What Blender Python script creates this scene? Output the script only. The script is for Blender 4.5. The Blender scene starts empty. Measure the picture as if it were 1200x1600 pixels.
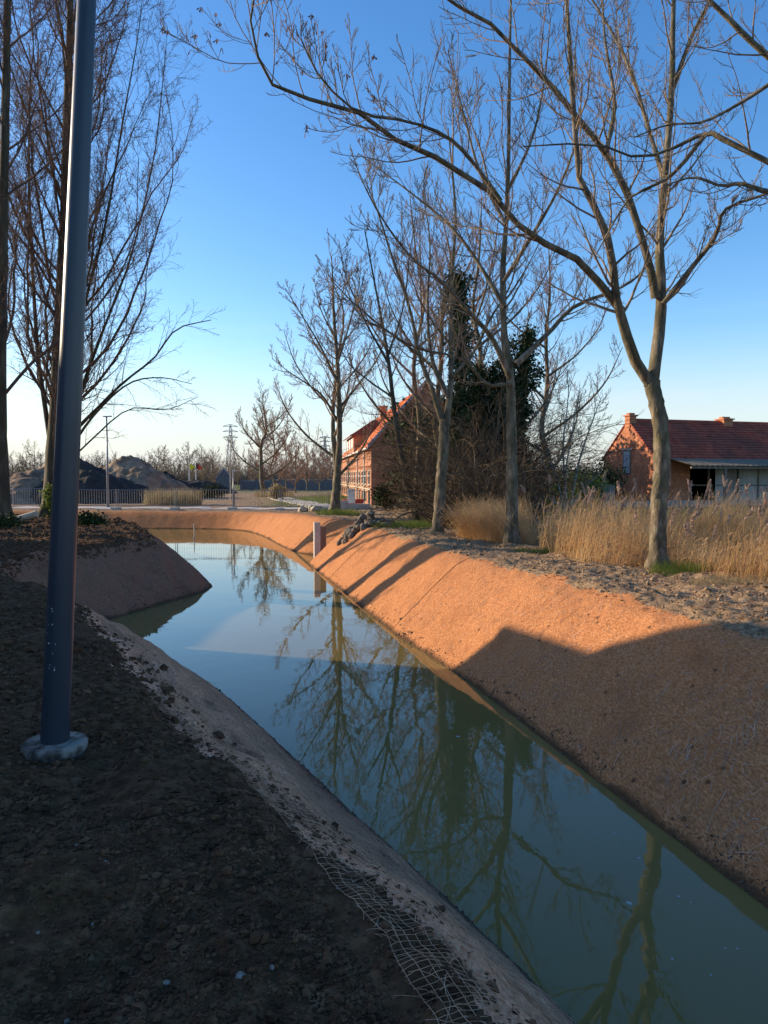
import bpy, math, random
import numpy as np
from mathutils import Vector
R = math.radians
scene = bpy.context.scene
# ------------------------------------------------------------------ camera
F = 1180.0; CX = 600.0; CY = 800.0; HY = 745.0; EYE = 1.6
PITCH = math.atan((CY - HY) / F)
cam_d = bpy.data.cameras.new('camera'); cam = bpy.data.objects.new('camera', cam_d)
scene.collection.objects.link(cam); scene.camera = cam
cam.location = (0, 0, EYE); cam.rotation_euler = (R(90) - PITCH, 0, 0)
cam_d.sensor_fit = 'VERTICAL'; cam_d.sensor_height = 32.0; cam_d.lens = 32.0 * F / 1600.0
cam_d.clip_start = 0.05; cam_d.clip_end = 4000
# ------------------------------------------------------------------ light
SUN_EL = R(18.0); SUN_AZ = R(-72.0)
SV = Vector((math.sin(SUN_AZ) * math.cos(SUN_EL), math.cos(SUN_AZ) * math.cos(SUN_EL), math.sin(SUN_EL)))
w = bpy.data.worlds.new('World'); scene.world = w; w.use_nodes = True
nt = w.node_tree; nt.nodes.clear()
sky = nt.nodes.new('ShaderNodeTexSky'); sky.sky_type = 'NISHITA'; sky.sun_disc = False
sky.sun_elevation = SUN_EL; sky.sun_rotation = SUN_AZ; sky.altitude = 0
sky.air_density = 1.0; sky.dust_density = 0.55; sky.ozone_density = 2.4
bg = nt.nodes.new('ShaderNodeBackground'); bg.inputs['Strength'].default_value = 0.15
wo = nt.nodes.new('ShaderNodeOutputWorld')
# thin cloud veil low over the horizon
tc = nt.nodes.new('ShaderNodeTexCoord'); mp = nt.nodes.new('ShaderNodeMapping'); mp.inputs['Scale'].default_value = (1.2, 1.2, 14)
nz = nt.nodes.new('ShaderNodeTexNoise'); nz.inputs['Scale'].default_value = 2.2; nz.inputs['Detail'].default_value = 5
sx = nt.nodes.new('ShaderNodeSeparateXYZ')
zr = nt.nodes.new('ShaderNodeMapRange'); zr.inputs['From Min'].default_value = 0.02; zr.inputs['From Max'].default_value = 0.22
zr.inputs['To Min'].default_value = 1.0; zr.inputs['To Max'].default_value = 0.0
nr = nt.nodes.new('ShaderNodeMapRange'); nr.inputs['From Min'].default_value = 0.5; nr.inputs['From Max'].default_value = 0.75
mu = nt.nodes.new('ShaderNodeMath'); mu.operation = 'MULTIPLY'
mx = nt.nodes.new('ShaderNodeMix'); mx.data_type = 'RGBA'; mx.inputs[7].default_value = (4.0, 4.1, 4.4, 1)
m2 = nt.nodes.new('ShaderNodeMath'); m2.operation = 'MULTIPLY'; m2.inputs[1].default_value = 0.45
L = nt.links.new
L(tc.outputs['Generated'], mp.inputs[0]); L(mp.outputs[0], nz.inputs['Vector']); L(tc.outputs['Generated'], sx.inputs[0])
L(sx.outputs['Z'], zr.inputs['Value']); L(nz.outputs['Fac'], nr.inputs['Value']); L(zr.outputs[0], mu.inputs[0]); L(nr.outputs[0], mu.inputs[1])
L(mu.outputs[0], m2.inputs[0]); L(m2.outputs[0], mx.inputs[0]); L(sky.outputs[0], mx.inputs[6]); hs = nt.nodes.new('ShaderNodeHueSaturation'); hs.inputs['Saturation'].default_value = 1.29; hs.inputs['Hue'].default_value = .506; L(mx.outputs[2], hs.inputs['Color'])
hz_ = nt.nodes.new('ShaderNodeMapRange'); hz_.inputs['From Min'].default_value = 0.0; hz_.inputs['From Max'].default_value = 0.20; hz_.inputs['To Min'].default_value = 0.8; hz_.inputs['To Max'].default_value = 0.0; hz_.interpolation_type = 'SMOOTHSTEP'
m3 = nt.nodes.new('ShaderNodeMix'); m3.data_type = 'RGBA'; m3.inputs[7].default_value = (3.05, 3.15, 3.35, 1)
L(sx.outputs['Z'], hz_.inputs['Value']); L(hz_.outputs[0], m3.inputs[0]); L(hs.outputs[0], m3.inputs[6]); L(m3.outputs[2], bg.inputs[0]); L(bg.outputs[0], wo.inputs[0])
sd = bpy.data.lights.new('sun', 'SUN'); sd.energy = 4.1; sd.angle = R(0.53); sd.color = (1.0, 0.80, 0.56)
so = bpy.data.objects.new('sun', sd); scene.collection.objects.link(so)
so.rotation_euler = (-SV).to_track_quat('-Z', 'Y').to_euler()
scene.view_settings.view_transform = 'Standard'; scene.view_settings.look = 'None'
scene.view_settings.exposure = 0.78; scene.view_settings.gamma = 1.0
# ------------------------------------------------------------------ helpers
def tag(o, label=None, cat=None, group=None, kind=None):
    if label: o['label'] = label
    if cat: o['category'] = cat
    if group: o['group'] = group
    if kind: o['kind'] = kind
    return o
def empty(name, loc, rz=0.0, label=None, cat=None, group=None):
    o = bpy.data.objects.new(name, None); scene.collection.objects.link(o)
    o.empty_display_size = 0.2
    o.location = loc; o.rotation_euler = (0, 0, rz); tag(o, label, cat, group); return o
def obj_np(name, V, Fc, mat, parent=None, off=None, smooth=False, attrs=None):
    """Fc: array (m,3|4) or list of arrays"""
    V = np.asarray(V, dtype=np.float64)
    if off is not None: V = V - np.asarray(off)
    Fl = Fc if isinstance(Fc, list) else [Fc]
    Fl = [np.asarray(f, dtype=np.int64) for f in Fl if len(f)]
    me = bpy.data.meshes.new(name)
    me.vertices.add(len(V)); me.vertices.foreach_set('co', V.astype(np.float32).ravel())
    loops = np.concatenate([f.ravel() for f in Fl]); sizes = np.concatenate([np.full(len(f), f.shape[1]) for f in Fl])
    starts = np.concatenate([[0], np.cumsum(sizes)[:-1]])
    me.loops.add(len(loops)); me.loops.foreach_set('vertex_index', loops.astype(np.int32))
    me.polygons.add(len(sizes)); me.polygons.foreach_set('loop_start', starts.astype(np.int32))
    try: me.polygons.foreach_set('loop_total', sizes.astype(np.int32))
    except Exception: pass
    me.polygons.foreach_set('use_smooth', np.full(len(sizes), smooth, dtype=bool))
    me.update(calc_edges=True)
    if attrs:
        for k, a in attrs.items():
            at_ = me.attributes.new(k, 'FLOAT', 'POINT'); at_.data.foreach_set('value', np.asarray(a, dtype=np.float32))
    o = bpy.data.objects.new(name, me); scene.collection.objects.link(o)
    if mat is not None: me.materials.append(mat)
    if parent is not None: o.parent = parent
    return o
class MB:
    def __init__(s): s.v = []; s.q = []; s.t = []; s.n = 0
    def add(s, V, Q=(), T=()):
        V = np.asarray(V, float).reshape(-1, 3); s.v.append(V)
        if len(Q): s.q.append(np.asarray(Q) + s.n)
        if len(T): s.t.append(np.asarray(T) + s.n)
        s.n += len(V); return s
    def box(s, x0, x1, y0, y1, z0, z1):
        V = [(x, y, z) for z in (z0, z1) for y in (y0, y1) for x in (x0, x1)]
        return s.add(V, [(0, 2, 3, 1), (4, 5, 7, 6), (0, 1, 5, 4), (2, 6, 7, 3), (0, 4, 6, 2), (1, 3, 7, 5)])
    def prism(s, poly, axis, a0, a1):
        """poly 2D list extruded along axis ('x': poly in (y,z); 'y': poly in (x,z); 'z': poly in (x,y))"""
        n = len(poly); V = []
        for a in (a0, a1):
            for p in poly:
                V.append({'x': (a, p[0], p[1]), 'y': (p[0], a, p[1]), 'z': (p[0], p[1], a)}[axis])
        Q = [(i, (i + 1) % n, n + (i + 1) % n, n + i) for i in range(n)]
        T = [(0, i + 1, i) for i in range(1, n - 1)] + [(n, n + i, n + i + 1) for i in range(1, n - 1)]
        return s.add(V, Q, T)
    def quad(s, a, b, c, d): return s.add([a, b, c, d], [(0, 1, 2, 3)])
    def tube(s, pts, rad, sides=8, caps=True):
        P = np.asarray(pts, float)[None]; rr = np.broadcast_to(np.asarray(rad, float), (P.shape[1],))[None]
        V, Q = tubes_np(P, rr, sides); k = P.shape[1]
        T = []
        if caps:
            T = [(0, i + 1, i) for i in range(1, sides - 1)]; b = (k - 1) * sides
            T += [(b, b + i, b + i + 1) for i in range(1, sides - 1)]
        return s.add(V, Q, T)
    def build(s, name, mat, parent=None, off=None, smooth=False):
        V = np.concatenate(s.v); fl = []
        if s.q: fl.append(np.concatenate(s.q))
        if s.t: fl.append(np.concatenate(s.t))
        return obj_np(name, V, fl, mat, parent, off, smooth)
def nrm(a): return a / np.maximum(np.linalg.norm(a, axis=-1, keepdims=True), 1e-9)
def tubes_np(P, Rr, sides):
    """P (n,k,3), Rr (n,k) -> verts, quads"""
    n, k, _ = P.shape
    T = np.gradient(P, axis=1); T = nrm(T)
    mean = nrm(P[:, -1] - P[:, 0] + 1e-6)
    ref = np.where(np.abs(mean[:, 2:3]) > 0.8, np.array([[1., 0, 0]]), np.array([[0, 0, 1.]]))
    A = nrm(np.cross(T, ref[:, None, :])); B = np.cross(T, A)
    th = np.arange(sides) / sides * 2 * math.pi
    V = P[:, :, None, :] + Rr[:, :, None, None] * (np.cos(th)[None, None, :, None] * A[:, :, None, :] + np.sin(th)[None, None, :, None] * B[:, :, None, :])
    V = V.reshape(-1, 3)
    i = np.arange(n)[:, None, None] * k * sides; j = np.arange(k - 1)[None, :, None] * sides; m = np.arange(sides)[None, None, :]
    m1 = (m + 1) % sides
    Q = np.stack([i + j + m, i + j + m1, i + j + sides + m1, i + j + sides + m], -1).reshape(-1, 4)
    return V, Q
def ribbons_np(P, W, wd):
    """P (n,k,3) W (n,k) width, wd (n,3) width direction"""
    n, k, _ = P.shape
    V = np.stack([P - wd[:, None, :] * W[:, :, None] / 2, P + wd[:, None, :] * W[:, :, None] / 2], 2).reshape(-1, 3)
    i = np.arange(n)[:, None] * k * 2; j = np.arange(k - 1)[None, :] * 2
    Q = np.stack([i + j, i + j + 1, i + j + 3, i + j + 2], -1).reshape(-1, 4)
    return V, Q
_tab = np.random.RandomState(7).rand(256, 256)
def vn(x, y):
    xi = np.floor(x).astype(int); yi = np.floor(y).astype(int); fx = x - xi; fy = y - yi
    fx = fx * fx * (3 - 2 * fx); fy = fy * fy * (3 - 2 * fy)
    a = _tab[xi % 256, yi % 256]; b = _tab[(xi + 1) % 256, yi % 256]; c = _tab[xi % 256, (yi + 1) % 256]; d = _tab[(xi + 1) % 256, (yi + 1) % 256]
    return (a * (1 - fx) + b * fx) * (1 - fy) + (c * (1 - fx) + d * fx) * fy - 0.5
def fbm(x, y, o=3, g=0.5):
    s = 0; a = 1.0
    for i in range(o):
        s = s + a * vn(x * 2 ** i + 17.3 * i, y * 2 ** i + 5.1 * i); a *= g
    return s
def sst(x, a, b):
    t = np.clip((x - a) / (b - a), 0, 1); return t * t * (3 - 2 * t)
# ------------------------------------------------------------------ materials
def newmat(name):
    m = bpy.data.materials.new(name); m.use_nodes = True; t = m.node_tree
    return m, t, t.nodes['Principled BSDF']
def nmat(name, cols, scale=5.0, detail=6, rough=0.9, bump=0.3, bscale=None, dist=0.02, spec=0.3, stretch=(1, 1, 1), metal=0.0, lo=0.3, hi=0.7, big=None, space='Object'):
    m, t, p = newmat(name); N = t.nodes.new; L = t.links.new
    tc = N('ShaderNodeTexCoord' if space == 'Object' else 'ShaderNodeNewGeometry'); out = tc.outputs['Object' if space == 'Object' else 'Position']
    mp = N('ShaderNodeMapping'); mp.inputs['Scale'].default_value = stretch; L(out, mp.inputs[0])
    nz = N('ShaderNodeTexNoise'); nz.inputs['Scale'].default_value = scale; nz.inputs['Detail'].default_value = detail; nz.inputs['Roughness'].default_value = 0.62
    L(mp.outputs[0], nz.inputs['Vector'])
    cr = N('ShaderNodeValToRGB'); e = cr.color_ramp.elements
    e[0].position = lo; e[0].color = (*cols[0], 1); e[1].position = hi; e[1].color = (*cols[-1], 1)
    for i, c in enumerate(cols[1:-1]):
        q = cr.color_ramp.elements.new(lo + (hi - lo) * (i + 1) / (len(cols) - 1)); q.color = (*c, 1)
    L(nz.outputs['Fac'], cr.inputs[0]); col = cr.outputs[0]
    if big:
        n3 = N('ShaderNodeTexNoise'); n3.inputs['Scale'].default_value = big[0]; n3.inputs['Detail'].default_value = 3; L(out, n3.inputs['Vector'])
        mr = N('ShaderNodeMapRange'); mr.inputs['From Min'].default_value = 0.35; mr.inputs['From Max'].default_value = 0.65
        L(n3.outputs['Fac'], mr.inputs['Value']); mm = N('ShaderNodeMix'); mm.data_type = 'RGBA'
        mf = N('ShaderNodeMath'); mf.operation = 'MULTIPLY'; mf.inputs[1].default_value = big[2]; L(mr.outputs[0], mf.inputs[0])
        L(mf.outputs[0], mm.inputs[0]); L(col, mm.inputs[6]); mm.inputs[7].default_value = (*big[1], 1); col = mm.outputs[2]
    L(col, p.inputs['Base Color'])
    p.inputs['Roughness'].default_value = rough; p.inputs['Specular IOR Level'].default_value = spec; p.inputs['Metallic'].default_value = metal
    if bump:
        n2 = N('ShaderNodeTexNoise'); n2.inputs['Scale'].default_value = bscale or scale * 3; n2.inputs['Detail'].default_value = 8; n2.inputs['Roughness'].default_value = 0.65
        L(mp.outputs[0], n2.inputs['Vector']); b = N('ShaderNodeBump'); b.inputs['Strength'].default_value = bump; b.inputs['Distance'].default_value = dist
        L(n2.outputs['Fac'], b.inputs['Height']); L(b.outputs[0], p.inputs['Normal'])
    return m
def brickmat(name, c1, c2, mortar, bw=0.21, bh=0.065, ms=0.012, big=None):
    m, t, p = newmat(name); N = t.nodes.new; L = t.links.new
    tc = N('ShaderNodeTexCoord'); s = N('ShaderNodeSeparateXYZ'); L(tc.outputs['Object'], s.inputs[0])
    ad = N('ShaderNodeMath'); ad.operation = 'ADD'; L(s.outputs[0], ad.inputs[0]); L(s.outputs[1], ad.inputs[1])
    cb = N('ShaderNodeCombineXYZ'); L(ad.outputs[0], cb.inputs[0]); L(s.outputs[2], cb.inputs[1])
    b = N('ShaderNodeTexBrick'); b.inputs['Scale'].default_value = 1.0; b.inputs['Brick Width'].default_value = bw; b.inputs['Row Height'].default_value = bh
    b.inputs['Mortar Size'].default_value = ms; b.inputs['Color1'].default_value = (*c1, 1); b.inputs['Color2'].default_value = (*c2, 1); b.inputs['Mortar'].default_value = (*mortar, 1)
    b.inputs['Bias'].default_value = -0.1; L(cb.outputs[0], b.inputs['Vector'])
    nz = N('ShaderNodeTexNoise'); nz.inputs['Scale'].default_value = 1.1; nz.inputs['Detail'].default_value = 8; nz.inputs['Roughness'].default_value = 0.7; L(tc.outputs['Object'], nz.inputs['Vector'])
    mr = N('ShaderNodeMapRange'); mr.inputs['From Min'].default_value = 0.3; mr.inputs['From Max'].default_value = 0.7; mr.inputs['To Min'].default_value = 0.55; mr.inputs['To Max'].default_value = 1.35
    L(nz.outputs['Fac'], mr.inputs['Value'])
    mm = N('ShaderNodeMix'); mm.data_type = 'RGBA'; mm.blend_type = 'MULTIPLY'; mm.inputs[0].default_value = 1.0
    L(b.outputs['Color'], mm.inputs[6]); L(mr.outputs[0], mm.inputs[7]); L(mm.outputs[2], p.inputs['Base Color'])
    bp = N('ShaderNodeBump'); bp.inputs['Strength'].default_value = 0.5; bp.inputs['Distance'].default_value = 0.01; bp.invert = True; L(b.outputs['Fac'], bp.inputs['Height']); L(bp.outputs[0], p.inputs['Normal'])
    p.inputs['Roughness'].default_value = 0.9; p.inputs['Specular IOR Level'].default_value = 0.2
    return m
def attrmix(m, aname, colA_scale=None):
    pass
# ground : two soils and grass by vertex attribute (what the ground is made of)
def ground_mat():
    m, t, p = newmat('soil'); N = t.nodes.new; L = t.links.new
    g = N('ShaderNodeNewGeometry')
    def noise(s, d=8, r=0.65):
        n = N('ShaderNodeTexNoise'); n.inputs['Scale'].default_value = s; n.inputs['Detail'].default_value = d; n.inputs['Roughness'].default_value = r; L(g.outputs['Position'], n.inputs['Vector']); return n
    def ramp(n, cs, lo=.3, hi=.7):
        c = N('ShaderNodeValToRGB'); e = c.color_ramp.elements; e[0].position = lo; e[1].position = hi; e[0].color = (*cs[0], 1); e[1].color = (*cs[-1], 1)
        for i, q in enumerate(cs[1:-1]): c.color_ramp.elements.new(lo + (hi - lo) * (i + 1) / (len(cs) - 1)).color = (*q, 1)
        L(n.outputs['Fac'], c.inputs[0]); return c
    def mix(f, a, b):
        x = N('ShaderNodeMix'); x.data_type = 'RGBA'; L(f, x.inputs[0]); L(a, x.inputs[6]); L(b, x.inputs[7]); return x.outputs[2]
    n1 = noise(9.0); n2 = noise(1.3, 5); n3 = noise(45, 4)
    dark = ramp(n1, [(.036, .017, .008), (.098, .047, .022), (.185, .098, .048)]); olive = ramp(n1, [(.06, .036, .010), (.14, .085, .028)])
    r2 = ramp(n2, [(0, 0, 0), (1, 1, 1)], .55, .68); mf = N('ShaderNodeMath'); mf.operation = 'MULTIPLY'; mf.inputs[1].default_value = .55; L(r2.outputs[0], mf.inputs[0])
    dk = mix(mf.outputs[0], dark.outputs[0], olive.outputs[0])
    br = ramp(n1, [(.13, .082, .045), (.29, .19, .105), (.46, .32, .19)]); gr = ramp(n1, [(.045, .055, .015), (.11, .14, .03), (.19, .19, .06)])
    fa = N('ShaderNodeAttribute'); fa.attribute_name = 'brown'; fg = N('ShaderNodeAttribute'); fg.attribute_name = 'grass'
    c = mix(fa.outputs['Fac'], dk, br.outputs[0]); c = mix(fg.outputs['Fac'], c, gr.outputs[0])
    L(c, p.inputs['Base Color']); p.inputs['Roughness'].default_value = 1.0; p.inputs['Specular IOR Level'].default_value = 0.15
    v = N('ShaderNodeTexVoronoi'); v.inputs['Scale'].default_value = 38; L(g.outputs['Position'], v.inputs['Vector'])
    b1 = N('ShaderNodeBump'); b1.inputs['Strength'].default_value = 0.9; b1.inputs['Distance'].default_value = 0.02; L(n1.outputs['Fac'], b1.inputs['Height'])
    b2 = N('ShaderNodeBump'); b2.inputs['Strength'].default_value = 0.6; b2.inputs['Distance'].default_value = 0.01; b2.invert = True; L(v.outputs['Distance'], b2.inputs['Height']); L(b1.outputs[0], b2.inputs['Normal'])
    b3 = N('ShaderNodeBump'); b3.inputs['Strength'].default_value = 0.6; b3.inputs['Distance'].default_value = 0.006; L(n3.outputs['Fac'], b3.inputs['Height']); L(b2.outputs[0], b3.inputs['Normal'])
    L(b3.outputs[0], p.inputs['Normal']); return m
def coir_mat(name, cols, wet=(.05, .035, .02), netscale=30, blotch=(.2, .1, .06), aniso=False):
    m, t, p = newmat(name); N = t.nodes.new; L = t.links.new
    g = N('ShaderNodeNewGeometry')
    mp = N('ShaderNodeMapping'); mp.inputs['Rotation'].default_value = (0, 0, R(22)); mp.inputs['Scale'].default_value = (1, .45, 1); L(g.outputs['Position'], mp.inputs[0])
    n1 = N('ShaderNodeTexNoise'); n1.inputs['Scale'].default_value = 44; n1.inputs['Detail'].default_value = 8; n1.inputs['Roughness'].default_value = .7; L(mp.outputs[0], n1.inputs['Vector'])
    mpb = N('ShaderNodeMapping'); mpb.inputs['Rotation'].default_value = (0, 0, R(-35)); mpb.inputs['Scale'].default_value = (1, .3, 1); L(g.outputs['Position'], mpb.inputs[0])
    n4 = N('ShaderNodeTexNoise'); n4.inputs['Scale'].default_value = 60; n4.inputs['Detail'].default_value = 5; L(mpb.outputs[0], n4.inputs['Vector'])
    n2 = N('ShaderNodeTexNoise'); n2.inputs['Scale'].default_value = 1.6; n2.inputs['Detail'].default_value = 6; n2.inputs['Roughness'].default_value = .65; mpa = N('ShaderNodeMapping'); mpa.vector_type = 'TEXTURE'; mpa.inputs['Rotation'].default_value = (0, 0, R(27)); mpa.inputs['Scale'].default_value = (.5, 2.0, 1) if aniso else (1, 1, 1); L(g.outputs['Position'], mpa.inputs[0]); L(mpa.outputs[0], n2.inputs['Vector'])
    cr = N('ShaderNodeValToRGB'); e = cr.color_ramp.elements; e[0].position = .34; e[1].position = .67; e[0].color = (*cols[0], 1); e[1].color = (*cols[2], 1); cr.color_ramp.elements.new(.5).color = (*cols[1], 1)
    av = N('ShaderNodeMath'); av.operation = 'MULTIPLY_ADD'; av.inputs[1].default_value = .5; L(n4.outputs['Fac'], av.inputs[0]); h = N('ShaderNodeMath'); h.operation = 'MULTIPLY'; h.inputs[1].default_value = .5; L(n1.outputs['Fac'], h.inputs[0]); L(h.outputs[0], av.inputs[2])
    L(av.outputs[0], cr.inputs[0])
    mr = N('ShaderNodeMapRange'); mr.inputs['From Min'].default_value = .52; mr.inputs['From Max'].default_value = .72; mr.inputs['To Max'].default_value = .65; L(n2.outputs['Fac'], mr.inputs['Value'])
    x = N('ShaderNodeMix'); x.data_type = 'RGBA'; L(mr.outputs[0], x.inputs[0]); L(cr.outputs[0], x.inputs[6]); x.inputs[7].default_value = (*blotch, 1)
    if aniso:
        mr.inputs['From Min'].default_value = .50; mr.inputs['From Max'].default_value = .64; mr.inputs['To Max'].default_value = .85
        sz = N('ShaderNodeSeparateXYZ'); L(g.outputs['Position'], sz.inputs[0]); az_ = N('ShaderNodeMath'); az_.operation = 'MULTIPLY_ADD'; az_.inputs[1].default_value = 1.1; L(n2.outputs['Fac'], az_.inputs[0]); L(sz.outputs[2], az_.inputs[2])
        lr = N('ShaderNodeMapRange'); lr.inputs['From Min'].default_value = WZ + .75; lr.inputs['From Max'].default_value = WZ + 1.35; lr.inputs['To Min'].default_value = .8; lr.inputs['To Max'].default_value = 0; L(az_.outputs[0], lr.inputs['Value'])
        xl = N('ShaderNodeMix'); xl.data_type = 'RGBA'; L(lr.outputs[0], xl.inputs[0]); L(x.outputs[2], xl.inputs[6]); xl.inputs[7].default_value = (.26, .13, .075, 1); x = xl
    # small dark holes in the mat
    v = N('ShaderNodeTexVoronoi'); v.inputs['Scale'].default_value = 3.4; L(g.outputs['Position'], v.inputs['Vector'])
    vm = N('ShaderNodeMapRange'); vm.inputs['From Min'].default_value = .06; vm.inputs['From Max'].default_value = .12; vm.inputs['To Min'].default_value = .75; vm.inputs['To Max'].default_value = 0; L(v.outputs['Distance'], vm.inputs['Value'])
    x3 = N('ShaderNodeMix'); x3.data_type = 'RGBA'; L(vm.outputs[0], x3.inputs[0]); L(x.outputs[2], x3.inputs[6]); x3.inputs[7].default_value = (.05, .03, .02, 1)
    # wet strip at the water line
    s = N('ShaderNodeSeparateXYZ'); L(g.outputs['Position'], s.inputs[0])
    ns = N('ShaderNodeMath'); ns.operation = 'MULTIPLY_ADD'; ns.inputs[1].default_value = -.16; L(n2.outputs['Fac'], ns.inputs[0]); L(s.outputs[2], ns.inputs[2])
    wr = N('ShaderNodeMapRange'); wr.inputs['From Min'].default_value = WZ - .06; wr.inputs['From Max'].default_value = WZ - 0.0; wr.inputs['To Min'].default_value = .85; wr.inputs['To Max'].default_value = 0; L(ns.outputs[0], wr.inputs['Value'])
    x2 = N('ShaderNodeMix'); x2.data_type = 'RGBA'; L(wr.outputs[0], x2.inputs[0]); L(x3.outputs[2], x2.inputs[6]); x2.inputs[7].default_value = (*wet, 1)
    L(x2.outputs[2], p.inputs['Base Color']); p.inputs['Roughness'].default_value = 1; p.inputs['Specular IOR Level'].default_value = .1
    b1 = N('ShaderNodeBump'); b1.inputs['Strength'].default_value = .8; b1.inputs['Distance'].default_value = .02; L(av.outputs[0], b1.inputs['Height'])
    b2 = N('ShaderNodeBump'); b2.inputs['Strength'].default_value = .5; b2.inputs['Distance'].default_value = .08; L(n2.outputs['Fac'], b2.inputs['Height']); L(b1.outputs[0], b2.inputs['Normal'])
    L(b2.outputs[0], p.inputs['Normal']); return m
WZ = -1.4
M = {}
M['soil'] = ground_mat()
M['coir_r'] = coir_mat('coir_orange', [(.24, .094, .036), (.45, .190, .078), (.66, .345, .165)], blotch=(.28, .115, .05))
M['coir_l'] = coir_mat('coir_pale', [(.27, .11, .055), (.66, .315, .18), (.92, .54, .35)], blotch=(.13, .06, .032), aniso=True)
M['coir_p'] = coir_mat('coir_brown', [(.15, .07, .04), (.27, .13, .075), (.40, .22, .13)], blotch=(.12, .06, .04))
M['bark'] = nmat('bark_grey', [(.06, .044, .030), (.16, .12, .080), (.34, .27, .19)], 7, stretch=(1, 1, .4), bump=1.0, bscale=24, dist=.025, lo=.32, hi=.66, big=(1.6, (.085, .09, .04), .55))
M['twig'] = nmat('twig_bark', [(.15, .105, .07), (.32, .24, .165)], 3, bump=0)
M['twig_red'] = nmat('twig_bark_reddish', [(.20, .11, .075), (.36, .21, .15)], 3, bump=0)
M['pbark'] = nmat('bark_poplar', [(.035, .026, .019), (.085, .062, .042), (.18, .145, .09)], 5, stretch=(1, 1, .2), bump=1.0, bscale=14, dist=.05, big=(.9, (.07, .065, .025), .5))
M['ptwig'] = nmat('twig_poplar', [(.09, .055, .04), (.19, .12, .085)], 3, bump=0)
M['birch'] = nmat('bark_pale', [(.28, .25, .20), (.5, .46, .38)], 5, bump=.2)
M['leaf_dead'] = nmat('dead_leaf', [(.14, .06, .03), (.25, .12, .06)], 8, bump=0)
M['ivy'] = nmat('ivy_leaf', [(.012, .022, .008), (.03, .05, .015), (.06, .085, .03)], 3, bump=0, rough=.7, spec=.15)
M['reed'] = nmat('reed_straw', [(.44, .25, .10), (.64, .41, .19), (.82, .58, .30)], 1.3, bump=0, space='Position')
M['plume'] = nmat('reed_plume', [(.36, .25, .19), (.55, .41, .32)], 4, bump=0)
M['grass'] = nmat('grass_blade', [(.06, .09, .02), (.14, .19, .04), (.24, .24, .08)], 1.5, bump=0)
M['drygrass'] = nmat('grass_dry', [(.22, .17, .09), (.42, .33, .18)], 1.5, bump=0)
M['steel'] = nmat('galvanised_steel', [(.20, .20, .21), (.32, .32, .34)], 8, rough=.45, metal=.6, bump=0)
M['concrete'] = nmat('concrete', [(.40, .38, .34), (.58, .55, .50)], 7, bump=.3, dist=.005)
M['collar'] = nmat('dirty_concrete', [(.04, .03, .022), (.13, .105, .085), (.26, .225, .19)], 9, bump=.7, dist=.006, lo=.38, hi=.60)
M['pebble'] = nmat('pebble_stone', [(.12, .10, .08), (.34, .29, .24)], 30, bump=0)
M['path'] = nmat('path_concrete', [(.42, .38, .34), (.56, .51, .46)], 1.2, bump=.2, dist=.004)
M['brick'] = brickmat('brick_red', (.42, .15, .07), (.52, .21, .10), (.40, .28, .20), .24, .08, .010)
M['brick_b'] = brickmat('brick_barn', (.48, .14, .06), (.62, .22, .10), (.42, .26, .17), .24, .085, .012)
M['brick_g'] = nmat('brick_grey', [(.10, .10, .11), (.18, .175, .18)], 3, bump=.3)
M['tile'] = nmat('tile_orange', [(.50, .13, .045), (.72, .24, .09), (.80, .32, .14)], 2.2, bump=.3, big=(.5, (.35, .10, .05), .5))
M['tile_d'] = nmat('tile_dark', [(.24, .045, .025), (.40, .085, .045), (.50, .14, .08)], 2.5, bump=.4, big=(.6, (.14, .06, .045), .7))
M['glass'] = nmat('window_glass', [(.02, .025, .03), (.04, .045, .05)], 2, rough=.08, spec=.6, bump=0)
M['white'] = nmat('white_paint', [(.62, .62, .60), (.78, .78, .76)], 3, rough=.6, bump=0)
M['greypaint'] = nmat('grey_board', [(.26, .30, .34), (.38, .42, .46)], 3, rough=.6, bump=0)
M['wood'] = nmat('weathered_wood', [(.13, .10, .075), (.26, .21, .16)], 5, stretch=(1, 1, .2), bump=.4, dist=.005)
M['corr'] = nmat('corrugated_sheet', [(.40, .41, .40), (.58, .59, .57)], 1.5, rough=.6, bump=.1, stretch=(4, 4, .6))
M['corr_r'] = nmat('awning_sheet', [(.12, .095, .065), (.26, .215, .15)], 1.5, rough=.8, bump=.2)
M['render'] = nmat('cement_render', [(.22, .21, .20), (.33, .31, .29)], 3, bump=.3, dist=.01)
M['dark'] = nmat('dark_interior', [(.012, .011, .010), (.03, .028, .025)], 3, bump=0)
M['blue'] = nmat('blue_sheet', [(.02, .05, .16), (.03, .08, .25)], 3, rough=.5, bump=.1)
M['redplastic'] = nmat('red_plastic', [(.5, .05, .03), (.62, .08, .05)], 3, rough=.5, bump=0)
M['flag_y'] = nmat('flag_yellow', [(.7, .6, .03), (.85, .75, .06)], 3, bump=0)
M['flag_r'] = nmat('flag_red', [(.6, .06, .03), (.75, .10, .04)], 3, bump=0)
M['flag_k'] = nmat('flag_black', [(.02, .02, .02), (.04, .04, .04)], 3, bump=0)
M['sand'] = nmat('heap_sand', [(.13, .085, .05), (.28, .185, .11), (.42, .29, .18)], .9, detail=9, bump=.9, bscale=3, dist=.12, space='Position')
M['heap_d'] = nmat('heap_dark', [(.025, .021, .018), (.06, .05, .04)], 1.2, detail=9, bump=.9, bscale=3, dist=.12, space='Position')
M['heap_b'] = nmat('heap_brown', [(.09, .055, .035), (.22, .145, .09), (.36, .25, .16)], 1.0, detail=9, bump=.9, bscale=3, dist=.12, space='Position')
M['stone_d'] = nmat('stone_dark', [(.08, .065, .05), (.24, .20, .155)], 5, bump=.5)
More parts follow.
